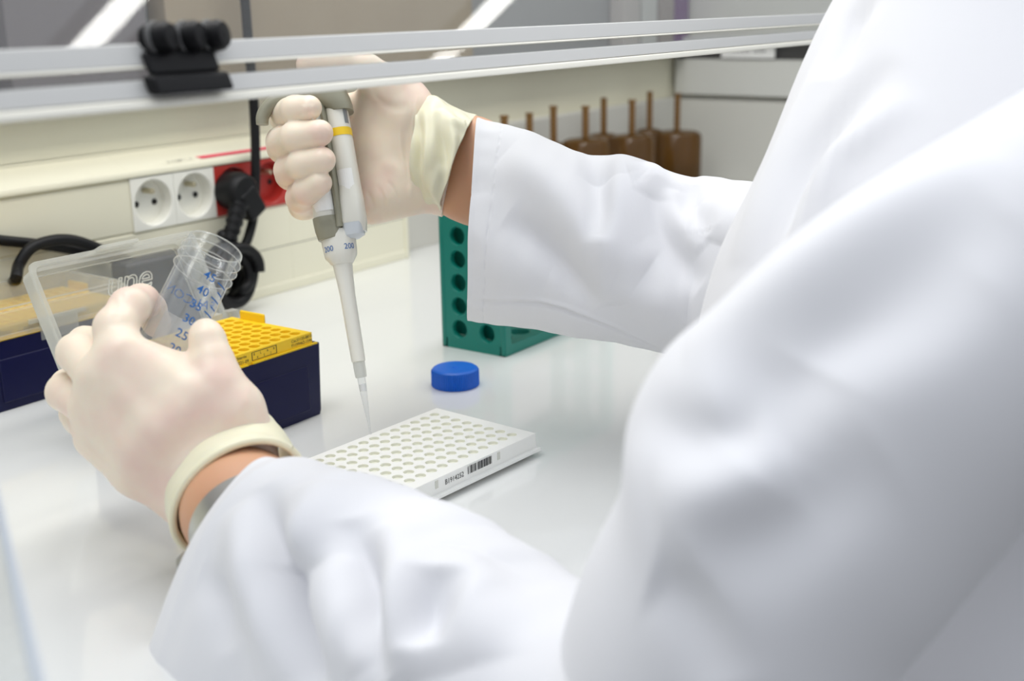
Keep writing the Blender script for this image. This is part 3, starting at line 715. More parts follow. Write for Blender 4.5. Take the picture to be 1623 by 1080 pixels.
def emis(name, c, e):
    m = bpy.data.materials.new(name); m.use_nodes = True; b = m.node_tree.nodes['Principled BSDF']
    b.inputs['Emission Color'].default_value = (*c, 1); b.inputs['Emission Strength'].default_value = e; return m
M['lamp'] = emis('lamp diffuser', (1, .98, .94), 16)
for (lx, ly, ln, wd_, lab) in ((1150, -1300, 330, 70, 'bright ceiling lamp behind the person'), (2520, -1340, 420, 95, 'bright ceiling lamp farther along the room')):
    t = thing('ceiling_lamp', lab, 'lamp', (lx, ly, 1700), 'ceiling lamps'); d = np.array([.45, .89, 0]); nn_ = np.array([.89, -.45, 0]); o_ = np.array([lx, ly, 1700.])
    for nm, m_, k0, z0, z1 in (('housing', M['rail'], 1.12, 6, 50), ('diffuser', M['lamp'], 1.0, 0, 6)):
        c4 = [o_+d*a*ln/2*k0+nn_*b*wd_/2*k0 for a, b in ((-1, -1), (1, -1), (1, 1), (-1, 1))]
        g = Geo().add([p+np.array([0, 0, z]) for z in (z0, z1) for p in c4], [(0, 1, 2, 3), (7, 6, 5, 4), (0, 4, 5, 1), (1, 5, 6, 2), (2, 6, 7, 3), (3, 7, 4, 0)]); g.build(nm, m_, t)

# clear side screen whose slanting edge stands at the lower left
pa, pb = at(62, 1085, 250), at(-4, 800, 330)
pa, pb = pa-(pb-pa)*.9, pb+(pb-pa)*.7
g = Geo(); ex = (pb-pa); A_ = np.array([pa, pb, pb+np.array([-150, 60, 0]), pa+np.array([-150, 60, 0])])
nn = np.cross(ex, A_[3]-A_[0]); nn /= np.linalg.norm(nn)
g.add(list(A_)+list(A_+nn*3), [(0, 1, 2, 3), (7, 6, 5, 4), (0, 4, 5, 1), (1, 5, 6, 2), (2, 6, 7, 3), (3, 7, 4, 0)])
scr = tag(g.build('side_screen', M['glass']), 'clear acrylic side screen with a bluish edge at the lower left corner', 'screen')
g = Geo().tubepath([pa, pb], 1.2, 10); g.build('screen_edge', mat('bluish edge', (.55, .60, .68), .3), scr, base=wloc(scr))

# ------------------------------------------------------------------ centrifuge tube held in the left hand
mouth = at(338, 398, 628); bot = at(196, 690, 585); ax = (bot-mouth); ax /= np.linalg.norm(ax)
RTb = basis(ax, -RT*1.0)       # z runs from the mouth down, x towards the left of the picture
tube = thing('centrifuge_tube', 'clear graduated centrifuge tube with blue scale, held open in the left gloved hand', 'tube', mouth)
r0 = 14.6
g = Geo().lathe([(r0-1.0, 3), (r0-1.0, -2), (r0-.6, -2.6), (r0+.2, -2.6), (r0+.5, -1.5), (r0+.4, 1.6), (r0+1.7, 2.4), (r0+1.7, 3.6), (r0+.5, 4.4), (r0+.5, 6.6), (r0+1.6, 7.2), (r0+1.6, 8.2), (r0+.4, 9), (r0+.3, 12), (r0+1.4, 12.8), (r0+1.2, 14), (r0, 15), (r0-.3, 98), (3.2, 113), (2, 114), (.01, 114)], mouth, RTb, 64)
g.build('tube_wall', M['tube'], tube, smooth=True)
g = Geo().lathe([(r0-1.3, -1), (r0-1.4, 96), (2.5, 111), (.01, 112)], mouth, RTb, 64); g.build('inner_wall', M['tube'], tube, smooth=True)
g = Geo(); e = [mouth+RTb@np.array([(r0-.1)*math.cos(a), (r0-.1)*math.sin(a), -2.6]) for a in np.linspace(0, 2*math.pi, 65)]; g.tubepath(e, .45, 6, cap=False)
for zz, rr2 in ((3, r0+1.6), (7.7, r0+1.5), (13.4, r0+1.2)):
    e = [mouth+RTb@np.array([rr2*math.cos(a), rr2*math.sin(a), zz]) for a in np.linspace(0, 2*math.pi, 65)]; g.tubepath(e, .3, 6, cap=False)
g.build('thread_rim', M['lidrim'], tube, smooth=True)
# camera facing angle around the axis
tocam = CAM-mouth; lc = RTb.T@tocam; a0 = math.atan2(lc[1], lc[0]); sgn = 1.0 if (RTb.T@RT)[1]*math.cos(a0)-(RTb.T@RT)[0]*math.sin(a0) > 0 else -1.0
def cyl(a, z, r=r0+.12):  # a: arc length towards the right of the picture from the camera facing line
    t = a0+sgn*a/r0; return mouth+RTb@np.array([r*math.cos(t), r*math.sin(t), z])
def wrap_text(g, txt, h, a, z, rot=0, mirror=False, width=None, r=r0+.12, italic=0, bold=0.0):
    v, f = text_mesh(txt, h/.7, italic, 1.0, bold); sx = width/(v[:, 0].max()) if width else 1
    c, s_ = math.cos(rot), math.sin(rot)
    for_ = []
    for p in v:
        x, y = p[0]*sx, p[1]; 
        if mirror: x = -x
        X, Yy = x*c-y*s_, x*s_+y*c
        for_.append(cyl(a+X, z-Yy, r))
    g.add(for_, f)
g = Geo()
for k, nmb in enumerate((45, 40, 35, 30, 25, 20, 15)):
    z = 19.5+8.5*k; wrap_text(g, str(nmb), 4.5, .8, z+1.7, bold=.035, width=6.4)
g.build('scale_numbers', M['blueink'], tube)
g = Geo()
for k in range(19):
    z = 19+4.25*k; big = k % 2 == 0; a1, a2 = (9.5, 17) if big else (12, 17)
    P = [cyl(a, z, r0+.12) for a in np.linspace(a1, a2, 6)]; Q = [cyl(a, z+.75, r0+.12) for a in np.linspace(a1, a2, 6)]
    g.add(P+Q, [(i, i+1, i+7, i+6) for i in range(5)])
g.build('scale_lines', M['blueink'], tube)
g = Geo(); wrap_text(g, 'FALCON', 5.0, math.pi*r0-15, 27, width=30, r=r0+.1, bold=.03); g.build('mirrored_lettering', M['blueink'], tube)
g = Geo(); aa = np.linspace(-13.5, -2 if False else 4, 14); P = [cyl(a, 47, r0+.06) for a in aa]; Q = [cyl(a, 90, r0+.06) for a in aa]; m_ = len(aa)
aa = np.linspace(-12, 3, 14)
P = [cyl(math.pi*r0-a, 36, r0-.05) for a in np.linspace(-9, 14, 14)]; Q = [cyl(math.pi*r0-a, 92, r0-.05) for a in np.linspace(-9, 14, 14)]
g.add(P+Q, [(i, i+1, i+1+m_, i+m_) for i in range(m_-1)]); g.build('writing_patch', M['tubegrey'], tube, label='frosted pale writing patch')

# ------------------------------------------------------------------ pipette
ptop = at(491.5, 108, 742); ptip = at(588.0, 692, 733)
def PA(y, D=None):      # point on the axis at picture row y
    t = (y-108)/(692-108); return ptop+(ptip-ptop)*t
axp = ptip-ptop; Lp = np.linalg.norm(axp); axp /= Lp
RPp = basis(axp, RT)    # z down the pipette, x towards the right of the picture, y = z cross x
YA = RPp[:, 1]; sy = -1.0 if YA@FW > 0 else 1.0      # sy*y faces the camera
mmof = lambda y: Lp*(y-108)/(692-108)
pip = thing('micropipette', 'off-white and grey micropipette with a yellow band, held in the right gloved hand', 'pipette', ptop)
def L3(x, f_, z): return ptop+RPp@np.array([x, sy*f_, z])
def oval(cx, cf, rx, rf, z, n=40, p=2.4):
    o = []
    for k in range(n):
        a = 2*math.pi*k/n; c, s_ = math.cos(a), math.sin(a); o.append(L3(cx+rx*np.sign(c)*abs(c)**(2/p), cf+rf*np.sign(s_)*abs(s_)**(2/p), z))
    return o
z = mmof
g = Geo(); shell(g, [oval(-3.0, 0, 6, 8, z(158)), oval(-3.2, 0, 7.4, 9.5, z(163)), oval(-3.6, 0, 7.4, 10.6, z(250)), oval(-4.0, 0, 7.6, 11, z(300)), oval(-4.6, 0, 8.2, 11.2, z(340)), oval(-4.8, 0, 8.2, 11, z(360))], capb=True, capt=True)
g.build('handle', M['pipwhite'], pip, smooth=True)
g = Geo(); shell(g, [oval(11.8, 1, 6.8, 9, z(150)), oval(12.0, 1, 6.9, 9.6, z(200)), oval(12.2, 1, 6.9, 10, z(300)), oval(11.9, 1, 7.4, 10.5, z(322), p=3.4), oval(11.4, 1, 7.8, 10.5, z(358), p=3.6), oval(10.6, 0, 7.4, 8, z(376), p=3)], capb=True, capt=True)
g.build('ejector_housing', M['pipwhite'], pip, smooth=True, label='white housing with a yellow band')
g = Geo(); shell(g, [oval(12.0, 1, 7.1, 9.85, z(213.5)), oval(12.05, 1, 7.1, 9.9, z(226))]); g.build('colour_band', M['yellow'], pip, smooth=True, label='yellow colour band')
g = Geo(); shell(g, [oval(4.0, 1.6, 2.3, 9.0, z(156), n=24), oval(4.4, 1.8, 2.5, 9.4, z(250), n=24), oval(3.8, 2.0, 2.8, 10.2, z(345), n=24), oval(3.0, 2.0, 3.2, 10.2, z(366), n=24)], capb=True, capt=True)
g.build('grey_channel', M['pipgrey'], pip, smooth=True, label='warm grey strip between the two halves')
g = Geo(); shell(g, [oval(-4.6, 0, 8.8, 12.0, z(346)), oval(-4.2, 0, 9.2, 12.2, z(352)), oval(-3.6, 0, 9.4, 12.2, z(366)), oval(-3.2, 0, 8.8, 11, z(380)), oval(-3.2, 0, 8.0, 10, z(381))], capb=True, capt=True)
g.build('lower_collar', M['pipgrey'], pip, smooth=True, label='grey collar with embossed lettering')
g = Geo(); put_text(g, 'MADE IN', 1.6, L3(-8.5, 12.4, z(357)), RPp[:, 0], -axp, width=8); put_text(g, 'GERMANY', 1.6, L3(-8.2, 12.4, z(363)), RPp[:, 0], -axp, width=8.6); g.build('embossed_lettering', M['pipgrey'], pip)
g = Geo(); shell(g, [oval(10.8, 1.4, 7.0, 9.6, z(362), p=3.4), oval(10.2, 1.4, 6.4, 8.4, z(380), p=3), oval(9, 1, 4, 6, z(385))], capt=True); g.build('housing_cap', M['pippale'], pip, smooth=True, label='pale blue grey end of the housing')
g = Geo().lathe([(10.2, z(368)), (10.8, z(376)), (10.2, z(402)), (9.8, z(409)), (6.6, z(421)), (.01, z(421))], ptop, RPp, 48); g.build('volume_collar', M['pipwhite'], pip, smooth=True)
g = Geo()
for a_, tx in ((-1.9, '200'), (.75, '200')):
    v, f = text_mesh(tx, 3.4/.7)
    for_ = []
    for p in v:
        t = a_*.5+p[0]/10.4; for_.append(L3(10.6*math.sin(t), 10.6*math.cos(t), z(401)-p[1]-2.2*.0))
    g.add(for_, f)
g.build('volume_number', M['blueink'], pip)
g = Geo().lathe([(6.8, z(416)), (6.0, z(422)), (5.4, z(440)), (4.7, z(470)), (4.35, z(560)), (4.2, z(574)), (3.2, z(576)), (.01, z(576))], ptop, RPp, 40); g.build('tip_cone', M['pipwhite'], pip, smooth=True)
# handle top: hook and grey head
g = Geo(); shell(g, [oval(2.2, 0, 12.6, 11.5, z(128)), oval(2.8, 0, 13.6, 12.2, z(140)), oval(4.5, 0, 15.0, 12.8, z(150)), oval(9.0, 0, 12.2, 13.0, z(164)), oval(12.6, 0, 9.4, 12.6, z(176)), oval(15, 0, 7, 11.5, z(186))], capb=True, capt=True); g.build('grip_head', M['pipgrey'], pip, smooth=True, label='warm grey grip head')
g = Geo(); hk = [(-6, 1, z(150)), (-14, 3, z(150)), (-22, 4, z(153)), (-29, 4, z(161)), (-33, 4, z(174)), (-34, 4, z(186))]
hp = spline([L3(*p) for p in hk], 30); g.tubepath(hp, [5.2-.05*i for i in range(30)], 16); g.build('finger_hook', M['pipgrey'], pip, smooth=True, label='curved grey finger hook')
g = Geo().lathe([(5, z(122)), (5.2, z(110)), (4.4, z(108)), (.01, z(107.5))], L3(0, 0, 0)*1.0, RPp, 28); g.build('plunger_button', M['yellow'], pip, smooth=True, label='yellow plunger button')
def patch(name, x0, x1, y0, y1, cx, cf, rx, rf, m, lift=.15, p=2.4, label=None):
    """thin patch wrapped on an oval body between angles x0..x1 (degrees from the camera side, + to the right)"""
    g = Geo(); n = 10; P = []
    for yy_ in (y0, y1):
        for k in range(n+1):
            a = math.radians(x0+(x1-x0)*k/n); s_, c = math.sin(a), math.cos(a)
            P.append(L3(cx+(rx+lift)*np.sign(s_)*abs(s_)**(2/p), cf+(rf+lift)*abs(c)**(2/p), z(yy_)))
    g.add(P, [(k, k+1, k+n+2, k+n+1) for k in range(n)]); return g.build(name, m, pip, label=label)
patch('paper_label', -50, 30, 279, 322, 12.2, 1, 6.9, 10.1, M['label'], label='white paper label')
patch('display_window', 38, 66, 178, 208, 12.0, 1, 6.9, 9.6, M['pipwin'], label='dark volume display')
patch('paper_label', -60, 38, 262, 338, -4.1, 0, 7.7, 11.2, M['label'], .5, label='white label on the handle')
g = Geo(); put_text(g, 'as', 2, L3(-2.4, 10.2, z(168)), RPp[:, 0], -axp); g.build('red_lettering', M['redline'], pip)
# tip
tp_ = thing('pipette_tip', 'clear filter tip on the pipette, pointing into a well', 'pipette tip', PA(576))
g = Geo().lathe([(3.4, z(563)), (4.1, z(564)), (4.1, z(571)), (3.7, z(573)), (3.7, z(585)), (3.5, z(598)), (3.0, z(600))], ptop, RPp, 32); g.build('tip_collar', M['lidrim'], tp_, smooth=True)
g = Geo().lathe([(2.6, z(576)), (2.5, z(600)), (2.4, z(612)), (2.0, z(630)), (.8, z(672)), (.45, z(693)), (.25, z(693))], ptop, RPp, 32); g.build('tip_cone', M['tip'], tp_, smooth=True)
g = Geo().lathe([(.01, z(610)), (2.15, z(610)), (2.0, z(621)), (.01, z(621))], ptop, RPp, 24); g.build('filter_plug', M['filt'], tp_, smooth=True, label='white filter plug')

# ================================================================== PERSON
person_base = (40, -420, -500)
P_ = lambda x, y, D, r: (at(x, y, D), r)
# body: torso, neck stub and both arms ending inside the gloves, as one surface
arms_r = [P_(655, 250, 768, 11), P_(700, 242, 766, 17), P_(745, 245, 762, 22), P_(900, 320, 748, 26), P_(1180, 430, 715, 30)]
arms_r2 = [P_(655, 262, 768, 11), P_(700, 282, 766, 17), P_(745, 296, 762, 21), P_(900, 350, 748, 26), P_(1180, 450, 715, 30)]
arms_l = [P_(300, 725, 594, 11), P_(350, 755, 588, 18), P_(392, 800, 562, 23), P_(520, 920, 520, 28), P_(800, 1110, 450, 30), P_(1160, 1130, 400, 30)]
arms_l2 = [P_(345, 768, 588, 17), P_(375, 812, 562, 22), P_(520, 930, 520, 26)]
shl_r = at(1750, 500, 590); shl_l = at(2000, 300, 400) 
body_ch = [arms_r+[(shl_r, 40)], arms_r2, arms_l2, arms_l+[P_(1330, 760, 385, 28), P_(1560, 540, 382, 32), (shl_l, 40)], [(shl_l, 42), (at(1880, 450, 560), 60), (shl_r, 45)],
           [(at(1780, 350, 600), 75), (at(1660, 900, 585), 80), (at(1620, 1500, 580), 85)], [(at(1900, -100, 600), 50), (at(1900, -260, 600), 48)]]
def body_fn(G):
    d = None
    for c in body_ch:
        q = chain_sdf(G, c, 12.0); d = q if d is None else smin(d, q, 12.0)
    return d
lo, hi = bounds(body_ch, 12)
V, F_ = surface_nets(body_fn, lo, hi, 4.0)
person = obj('person', V, F_, M['skin'], smooth=True, base=person_base, angle=None)
tag(person, 'person in a white lab coat and latex gloves, pipetting into the white plate', 'person')

def crease(V, F_, lines):
    if not lines: return V
    Fa = np.array(F_); n = np.cross(V[Fa[:, 2]]-V[Fa[:, 0]], V[Fa[:, 3]]-V[Fa[:, 1]]); N = np.zeros_like(V)
    for k in range(4): np.add.at(N, Fa[:, k], n)
    N /= np.linalg.norm(N, axis=1)[:, None]+1e-9
    fc = (N*(CAM-V)).sum(1) > 0; idx = np.where(fc)[0]; SV = V[fc]; rel = SV-CAM; zz = rel@FW
    spx = np.stack([811.5+FPX*(rel@RT)/zz, 540-FPX*(rel@UP)/zz], 1); D = np.zeros(len(SV))
    for pts, wd, hgt in lines:
        Q = np.array([SV[np.lexsort((zz, np.round(((spx-q)**2).sum(1)/9)))[0]] for q in spline(pts, 10)])
        Q[1:-1] = .25*Q[:-2]+.5*Q[1:-1]+.25*Q[2:]; Q = spline(Q, 30); best = np.full(len(SV), 1e9); tt = np.zeros(len(SV))
        for i in range(len(Q)-1):
            a, b = Q[i], Q[i+1]; ba = b-a; t = np.clip(((SV-a)@ba)/(ba@ba+1e-9), 0, 1)
            d = np.linalg.norm(SV-a-t[:, None]*ba, axis=1); mk = d < best; best[mk] = d[mk]; tt[mk] = (i+t[mk])/(len(Q)-1)
        D += hgt*np.exp(-(best/wd)**2)*np.sin(np.pi*np.clip(tt, 0, 1))**.6
    V = V.copy(); V[idx] += N[fc]*D[:, None]; return V

def glove(name, palm, fingers, cuts, h, kp=9.0, kf=1.0, label=None, kroot=6.0, creases=()):
    def fn(G):
        pd = None
        for c in palm:
            q = chain_sdf(G, c, 5.0); pd = q if pd is None else smin(pd, q, kp)
        d = pd
        for c in fingers:
            fdist = chain_sdf(G, c, 3.5)
            f_ = smin(pd, fdist, kroot)
            d = smin(d, f_, kf)
        for (o, n) in cuts:
            d = np.maximum(d, (G-np.asarray(o, np.float32))@np.asarray(n, np.float32))
        return d
    lo, hi = bounds(palm+fingers, 4)
    V, F_ = surface_nets(fn, lo, hi, h)
    V = crease(V, F_, creases)
    return obj(name, V, F_, M['glove'], person, smooth=True, label=label, angle=None)

# ---- left hand
LW = at(340, 752, 590)
palmL = [
    [P_(400, 700, 580, 11), P_(372, 650, 578, 13), P_(345, 612, 576, 12)],      # thumb side
    [P_(385, 715, 580, 12), P_(300, 640, 574, 14), P_(195, 566, 573, 11.5)],
    [P_(350, 750, 580, 13), P_(260, 680, 572, 15), P_(160, 598, 573, 11.5)],
    [P_(320, 775, 580, 13), P_(230, 705, 574, 14), P_(146, 645, 578, 11)],
    [P_(296, 796, 582, 11), P_(220, 745, 580, 12), P_(152, 694, 584, 10)],
    [P_(325, 752, 582, 21), P_(392, 800, 566, 25)], [P_(318, 772, 582, 18), P_(375, 812, 568, 24)],
    [P_(300, 590, 584, 8), P_(240, 580, 582, 9)],
]
fingL = [
    [P_(345, 612, 577, 12), P_(338, 574, 580, 9.6), P_(329, 540, 584, 8.3), P_(326, 530, 586, 7.8)],
    [P_(190, 566, 575, 11.5), P_(183, 520, 582, 10.0), P_(205, 487, 594, 9.4), P_(224, 479, 612, 8.8), P_(237, 490, 630, 8.2), P_(248, 513, 644, 7.6)],
    [P_(158, 600, 585, 11), P_(122, 560, 602, 9.6), P_(135, 545, 626, 8.6), P_(175, 545, 636, 8.2), P_(215, 560, 636, 7.8)],
    [P_(146, 648, 590, 10.5), P_(104, 622, 606, 9.2), P_(108, 612, 630, 8.6), P_(150, 606, 642, 8.2), P_(190, 610, 644, 7.6)],
    [P_(154, 690, 595, 10), P_(128, 662, 614, 8.6), P_(120, 655, 632, 7.8), P_(160, 645, 642, 7.4)],
]
ax3 = 0.60*(RT*.70-UP*.71)-0.80*FW; ax3 /= np.linalg.norm(ax3)
cL0 = at(378, 790, 566)
gloveL = glove('left_glove', palmL, fingL, [(cL0-ax3*8, ax3)], 1.2, label='cream latex glove on the left hand around the tube',
    creases=[([(165, 575), (210, 640), (270, 700)], 5, .8), ([(150, 600), (190, 670), (250, 740)], 5, -.7), ([(205, 545), (260, 600), (330, 660)], 6, -.7), ([(180, 470), (186, 490), (182, 508)], 1.4, -.5), ([(190, 462), (198, 480), (195, 498)], 1.4, -.5),
             ([(395, 610), (385, 640), (370, 668)], 3, .6), ([(130, 690), (150, 715), (180, 735)], 2.5, -.8), ([(300, 575), (320, 600), (350, 610)], 4, -.6), ([(312, 512), (320, 508), (331, 514)], 1.2, .4)])

def cuff_mesh(name, parent, rings, m, label=None, ns=40, nt=96, wob=None, inner=14, thick=1.2, folds=()):
    V, F_ = loft(rings, ns, nt, folds=folds, wobble=wob, inner=inner, thick=thick, power=2.0)
    return obj(name, V, F_, m, parent, smooth=True, label=label, angle=None)
# rings from the open edge (towards the sleeve) back to the hand
AL = RT*.72+UP*.69; AL -= ax3*(AL@ax3); AL /= np.linalg.norm(AL); BL = np.cross(AL, ax3)
rings = [(cL0-ax3*q, AL*ra, BL*rb) for q, ra, rb in ((0, 33.5, 27), (5, 34.2, 28.2), (18, 34.2, 28.6), (31, 33.2, 28.4), (41, 32, 28))]
cuff_mesh('glove_cuff', gloveL, rings, M['cuff'], 'rolled ivory cuff', wob=[(.8, 1.0, 3), (.4, 2, 7)], thick=1.6)
e = spline([rings[0][0]+rings[0][1]*math.cos(t)+rings[0][2]*math.sin(t) for t in np.linspace(0, 2*math.pi, 33)], 120)
g = Geo().tubepath(e, 2.0, 10, cap=False); g.build('cuff_bead', M['cuff'], gloveL, smooth=True, label='rolled cuff edge')
# wrist watch
wc = cL0+ax3*27+RT*1-UP*1; Rw = basis(ax3, -AL)
watch = Geo().lathe([(27.5, -7), (28.5, -6), (28.5, 6), (27.5, 7)], wc, Rw, 64).build('wristwatch', M['watch'], person, smooth=True, label='steel wristwatch at the left cuff')
g = Geo().lathe([(.01, 0), (15, 0), (16, 2), (16, 6), (14, 8), (.01, 8)], wc+Rw@np.array([27, 0, 0]), basis(Rw[:, 0], Rw[:, 1]), 40); g.build('watch_case', M['watch'], watch, smooth=True)

# ---- right hand
palmR = [
    [P_(700, 215, 762, 12), P_(650, 178, 757, 15), P_(622, 142, 754, 13.5)],                 # thumb metacarpal
    [P_(700, 235, 766, 14), P_(650, 215, 765, 16), P_(612, 165, 768, 13)],
    [P_(700, 255, 768, 15), P_(640, 240, 768, 16), P_(600, 215, 773, 12.5)],
    [P_(700, 275, 768, 14), P_(640, 275, 768, 15), P_(592, 262, 774, 12)],
    [P_(700, 292, 768, 12), P_(650, 300, 766, 14), P_(600, 310, 768, 13), P_(590, 320, 768, 11)],
    [P_(690, 235, 766, 22), P_(745, 244, 762, 25)], [P_(690, 278, 766, 22), P_(745, 297, 762, 24)],
    [P_(600, 140, 766, 12), P_(580, 230, 769, 12), P_(588, 318, 768, 13)],
    [P_(640, 160, 764, 14), P_(615, 240, 768, 14), P_(625, 306, 766, 14)],
]
fingR = [
    [P_(622, 142, 754, 13), P_(580, 112, 748, 10.4), P_(540, 103, 742, 8.8), P_(490, 103, 737, 8.0)],
    [P_(606, 168, 773, 12), P_(520, 178, 776, 9.5), P_(452, 186, 762, 9.2), P_(452, 178, 744, 8.8), P_(468, 174, 725, 8.2), P_(490, 171, 720, 7.6)],
    [P_(598, 215, 776, 12), P_(520, 232, 780, 9.8), P_(449, 234, 762, 9.8), P_(447, 226, 744, 9.4), P_(468, 217, 723, 8.8), P_(507, 211, 717, 8.0)],
    [P_(592, 262, 776, 11.5), P_(525, 275, 780, 9.6), P_(461, 277, 764, 9.4), P_(459, 270, 745, 9.2), P_(478, 261, 724, 8.6), P_(511, 254, 718, 8.0)],
    [P_(590, 308, 772, 11), P_(535, 322, 780, 8.6), P_(480, 326, 766, 8.6), P_(476, 314, 746, 8.6), P_(486, 303, 728, 8.2), P_(507, 290, 721, 7.4)],
]
gloveR = glove('right_glove', palmR, fingR, [(at(722, 268, 765), (at(740, 272, 765)-at(640, 245, 765))/np.linalg.norm(at(740, 272, 765)-at(640, 245, 765)))], 1.1, label='cream latex glove on the right hand around the pipette',
    creases=[([(662, 150), (655, 200), (652, 260), (650, 318)], 1.6, 1.3), ([(638, 205), (642, 250), (650, 300)], 1.5, -.9), ([(632, 190), (636, 240), (645, 290)], 1.6, .8), ([(588, 128), (598, 160), (625, 172), (648, 168)], 3.0, -1.0),
             ([(578, 300), (588, 318), (592, 336)], 1.4, -.6), ([(596, 292), (606, 312), (610, 332)], 1.4, -.6), ([(612, 285), (624, 302), (632, 322)], 1.4, -.6), ([(604, 300), (614, 316), (618, 334)], 1.2, .5), ([(600, 262), (622, 262), (640, 282)], 4, .9),
             ([(477, 166), (480, 174), (478, 182)], 1.1, .6), ([(485, 165), (488, 174), (486, 182)], 1.1, .6), ([(493, 166), (496, 172), (494, 180)], 1.1, .5),
             ([(516, 200), (522, 210), (518, 221)], 1.0, .5), ([(519, 244), (525, 253), (521, 264)], 1.0, .6), ([(508, 280), (514, 285), (515, 294)], 1.0, .5)])
rr_ = [((755, 184), (696, 342)), ((738, 176), (686, 334)), ((715, 166), (672, 325)), ((692, 153), (658, 312)), ((664, 158), (652, 308))]
rings = rings_px([(t, b, 762, d) for (t, b), d in zip(rr_, (34, 33, 32, 30, 27))])
fr = lambda pts, D: [at(x, y, D) for x, y in pts]
cfolds = [([(660, 165), (664, 220), (662, 270), (668, 318)], 3, -3.6), ([(680, 160), (690, 200), (682, 260), (684, 320)], 3.5, 3.0), ([(672, 170), (676, 240), (672, 300)], 2.5, 2.7),
          ([(700, 175), (720, 195), (745, 205)], 4, 3.0), ([(690, 180), (706, 240), (702, 300)], 3, -2.7), ([(700, 260), (690, 300), (696, 330)], 4, 3.0), ([(712, 190), (722, 230), (714, 280)], 3, 2.4)]
cuff_mesh('glove_cuff', gloveR, rings, M['cuff'], 'wrinkled ivory cuff', wob=[(1.2, .6, 4), (.5, 1.2, 9)], folds=cfolds, ns=60, nt=140, inner=20)

# ---- coat
SD = lambda pts, D: [(x, y) for x, y in pts]
zo = lambda pts: [(700+x/2.571, 180+y/2.571) for x, y in pts]      # enlargement used to trace the right sleeve
rs = [((757, 190), (741, 508), 738, 34), ((830, 205), (790, 515), 738, 40), ((900, 235), (860, 524), 735, 44), ((948, 249), (925, 537), 732, 46), ((1005, 250), (995, 548), 728, 48), ((1090, 283), (1075, 566), 722, 50), ((1135, 282), (1135, 590), 716, 52), ((1200, 290), (1200, 610), 705, 55), ((1330, 300), (1310, 680), 680, 62), ((1480, 250), (1470, 760), 640, 70)]
DS = 690
foldsR = [
    (SD(zo([(270, 420), (400, 520), (520, 650), (640, 790)]), DS), 8, -8.2),
    (SD(zo([(250, 170), (420, 280), (560, 450), (650, 640), (700, 780)]), DS), 13, 10.5),
    (SD(zo([(120, 330), (160, 500), (260, 620), (420, 700)]), DS), 14, 3.8),
    (SD(zo([(640, 160), (630, 260), (650, 400), (655, 520)]), DS-4), 8, -12.0),
    (SD(zo([(690, 250), (690, 400), (720, 560), (830, 650)]), DS-6), 12, 12.0),
    (SD(zo([(760, 240), (860, 250), (850, 330)]), DS-6), 10, 6.0),
    (SD(zo([(880, 280), (870, 400), (920, 540), (1000, 650), (1060, 700)]), DS-6), 8, -6.5),
    (SD(zo([(950, 310), (990, 450), (1060, 560)]), DS-8), 8, 4.7),
    (SD(zo([(1030, 290), (1000, 380), (1090, 500)]), DS-10), 8, -5.6),
    (SD(zo([(1110, 330), (1180, 450), (1150, 540)]), DS-12), 14, 5.6),
    (SD(zo([(700, 700), (850, 760), (1000, 800)]), DS-5), 12, 4.5),
]
hemL = zo([(100, 770), (220, 766), (370, 770), (520, 800), (660, 860), (800, 920), (910, 968)])
foldsR += [(SD(hemL, 700), 1.4, -1.6), (SD([(x, y-4) for x, y in hemL], 700), 1.6, 1.0)]
def cuff_detail(s, th, V):
    d = np.exp(-((s-.062)/.0025)**2)*-.45*(np.sin(th*220) > -.3)   # row of stitches
    return d+np.exp(-((s-.0)/.012)**2)*.5+.35*np.exp(-((s-.03)/.03)**2)*np.sin(th*17+1)*np.cos(th*5)
V, F_ = loft(rings_px(rs), 420, 260, folds=foldsR, power=2.3, inner=26, thick=1.6, wobble=[(.7, 3, 2), (.3, 9, 3)], extra=cuff_detail)
# coat body first, sleeves as its pieces
tor = [((1420, -260), (2350, -200), 600, 120), ((1370, -90), (2330, -60), 600, 125), ((1320, 0), (2300, 40), 598, 128), ((1250, 150), (2240, 250), 590, 130), ((1190, 290), (2180, 500), 585, 132), ((1135, 430), (2100, 760), 580, 135), ((1100, 600), (2040, 1000), 575, 135), ((1120, 850), (2000, 1300), 570, 140), ((1160, 1200), (2000, 1700), 570, 145)]
foldsT = [(SD([(1420, 90), (1310, 210), (1275, 280), (1240, 360), (1190, 470)], 500), 9, -9), (SD([(1440, 150), (1340, 240), (1290, 320), (1230, 440)], 490), 8, 7), (SD([(1385, -20), (1340, 60), (1310, 120)], 500), 8, -7), (SD([(1350, 30), (1270, 160), (1220, 290), (1170, 420)], 520), 11, 5)]
TV, TF = loft(rings_px(tor), 160, 160, folds=foldsT, power=2.1, wobble=[(2, 2, 3)])
coat = obj('lab_coat', TV, TF, M['coat'], person, smooth=True, label='white cotton lab coat', angle=None)
obj('sleeve', V, F_, M['coat'], coat, smooth=True, label='right sleeve with a stitched cuff', angle=None)

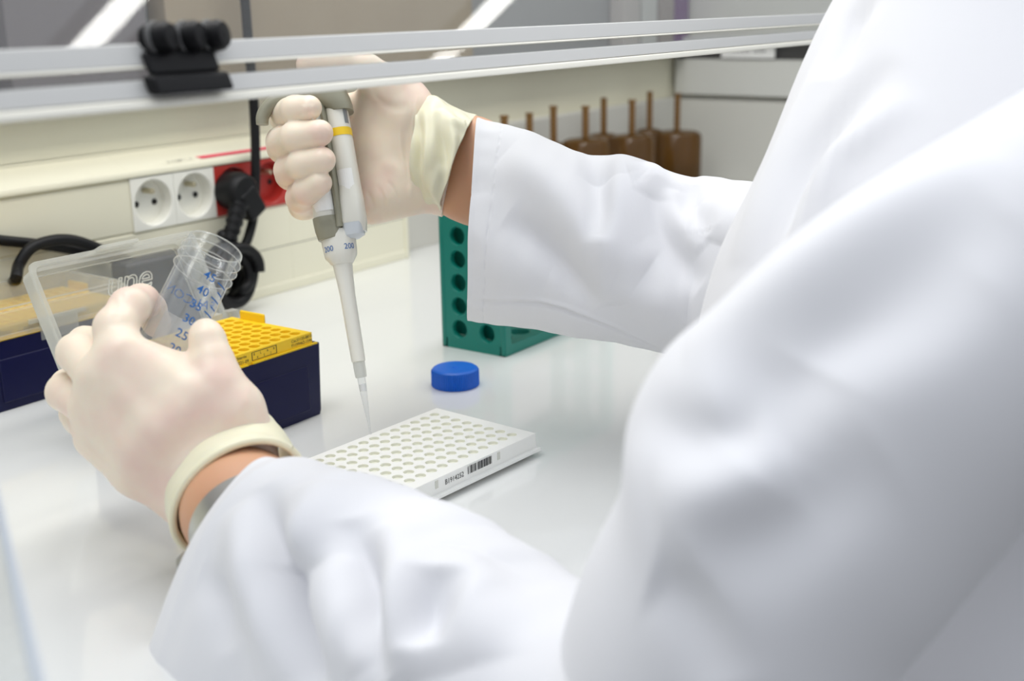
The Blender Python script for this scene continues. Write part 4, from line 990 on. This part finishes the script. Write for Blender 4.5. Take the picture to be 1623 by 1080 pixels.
ls = [((426, 727), (250, 1130), 546, 30), ((478, 726), (330, 1190), 535, 44), ((580, 752), (480, 1240), 510, 50), ((693, 800), (620, 1290), 485, 54), ((770, 850), (740, 1340), 465, 56), ((850, 920), (880, 1400), 445, 58), ((960, 960), (1060, 1500), 420, 62), ((1060, 900), (1330, 1500), 400, 66)]
zl = lambda pts: [(200+x/2.029, 640+y/2.029) for x, y in pts]
foldsL = [
    (SD(zl([(440, 270), (470, 430), (520, 620), (590, 820), (620, 930)]), 475), 7, -13.5),
    (SD(zl([(350, 330), (380, 480), (450, 700), (500, 900)]), 480), 10, 7.5),
    (SD(zl([(640, 260), (580, 420), (560, 520)]), 470), 12, 10.5),
    (SD(zl([(720, 380), (770, 520), (800, 700), (850, 900)]), 455), 7, -15.0),
    (SD(zl([(850, 380), (860, 560), (880, 760), (900, 900)]), 440), 13, 12.0),
    (SD(zl([(640, 500), (680, 700), (740, 880)]), 455), 12, 7.5),
    (SD(zl([(1010, 560), (980, 680), (960, 800)]), 430), 8, -12.0),
    (SD(zl([(1120, 480), (1100, 640), (1120, 850)]), 420), 14, 10.5),
    (SD(zl([(230, 540), (300, 640), (330, 800)]), 490), 8, -6.0),
]
LV, LF = loft(rings_px(ls), 240, 200, folds=foldsL, power=2.2, inner=16, thick=2, wobble=[(1.2, 4, 3), (.5, 9, 4)])
obj('sleeve', LV, LF, M['coat'], coat, smooth=True, label='left forearm sleeve close to the camera', angle=None)
ua = [((900, 1010), (1250, 1500), 425, 60), ((930, 880), (1340, 1330), 405, 62), ((985, 760), (1390, 1190), 392, 62), ((998, 660), (1420, 1060), 385, 62), ((1050, 557), (1470, 980), 380, 62), ((1130, 480), (1540, 880), 378, 62), ((1230, 396), (1620, 790), 376, 64), ((1370, 295), (1740, 720), 376, 66), ((1540, 190), (1880, 640), 378, 68), ((1750, 70), (2070, 550), 400, 70), ((1900, 0), (2180, 480), 440, 66), ((1990, 20), (2220, 420), 500, 55)]
foldsU = [(SD([(1010, 650), (1110, 700), (1200, 690)], 335), 9, -5), (SD([(1290, 580), (1230, 660), (1180, 740)], 325), 14, -4), (SD([(1040, 800), (1150, 780), (1260, 740)], 330), 12, 5),
          (SD([(1080, 560), (1250, 450), (1420, 330), (1560, 240)], 335), 12, 6), (SD([(1130, 640), (1270, 560), (1430, 440), (1600, 330)], 335), 14, -6), (SD([(1120, 900), (1250, 830), (1400, 720)], 335), 14, -5), (SD([(1250, 560), (1420, 520), (1560, 440)], 325), 12, -3), (SD([(1040, 900), (1090, 960), (1150, 1080)], 335), 10, -5)]
UV_, UF = loft(rings_px(ua), 200, 180, folds=foldsU, power=2.1, wobble=[(1.5, 2, 2)])
obj('sleeve', UV_, UF, M['coat'], coat, smooth=True, label='left upper sleeve filling the lower right', angle=None)
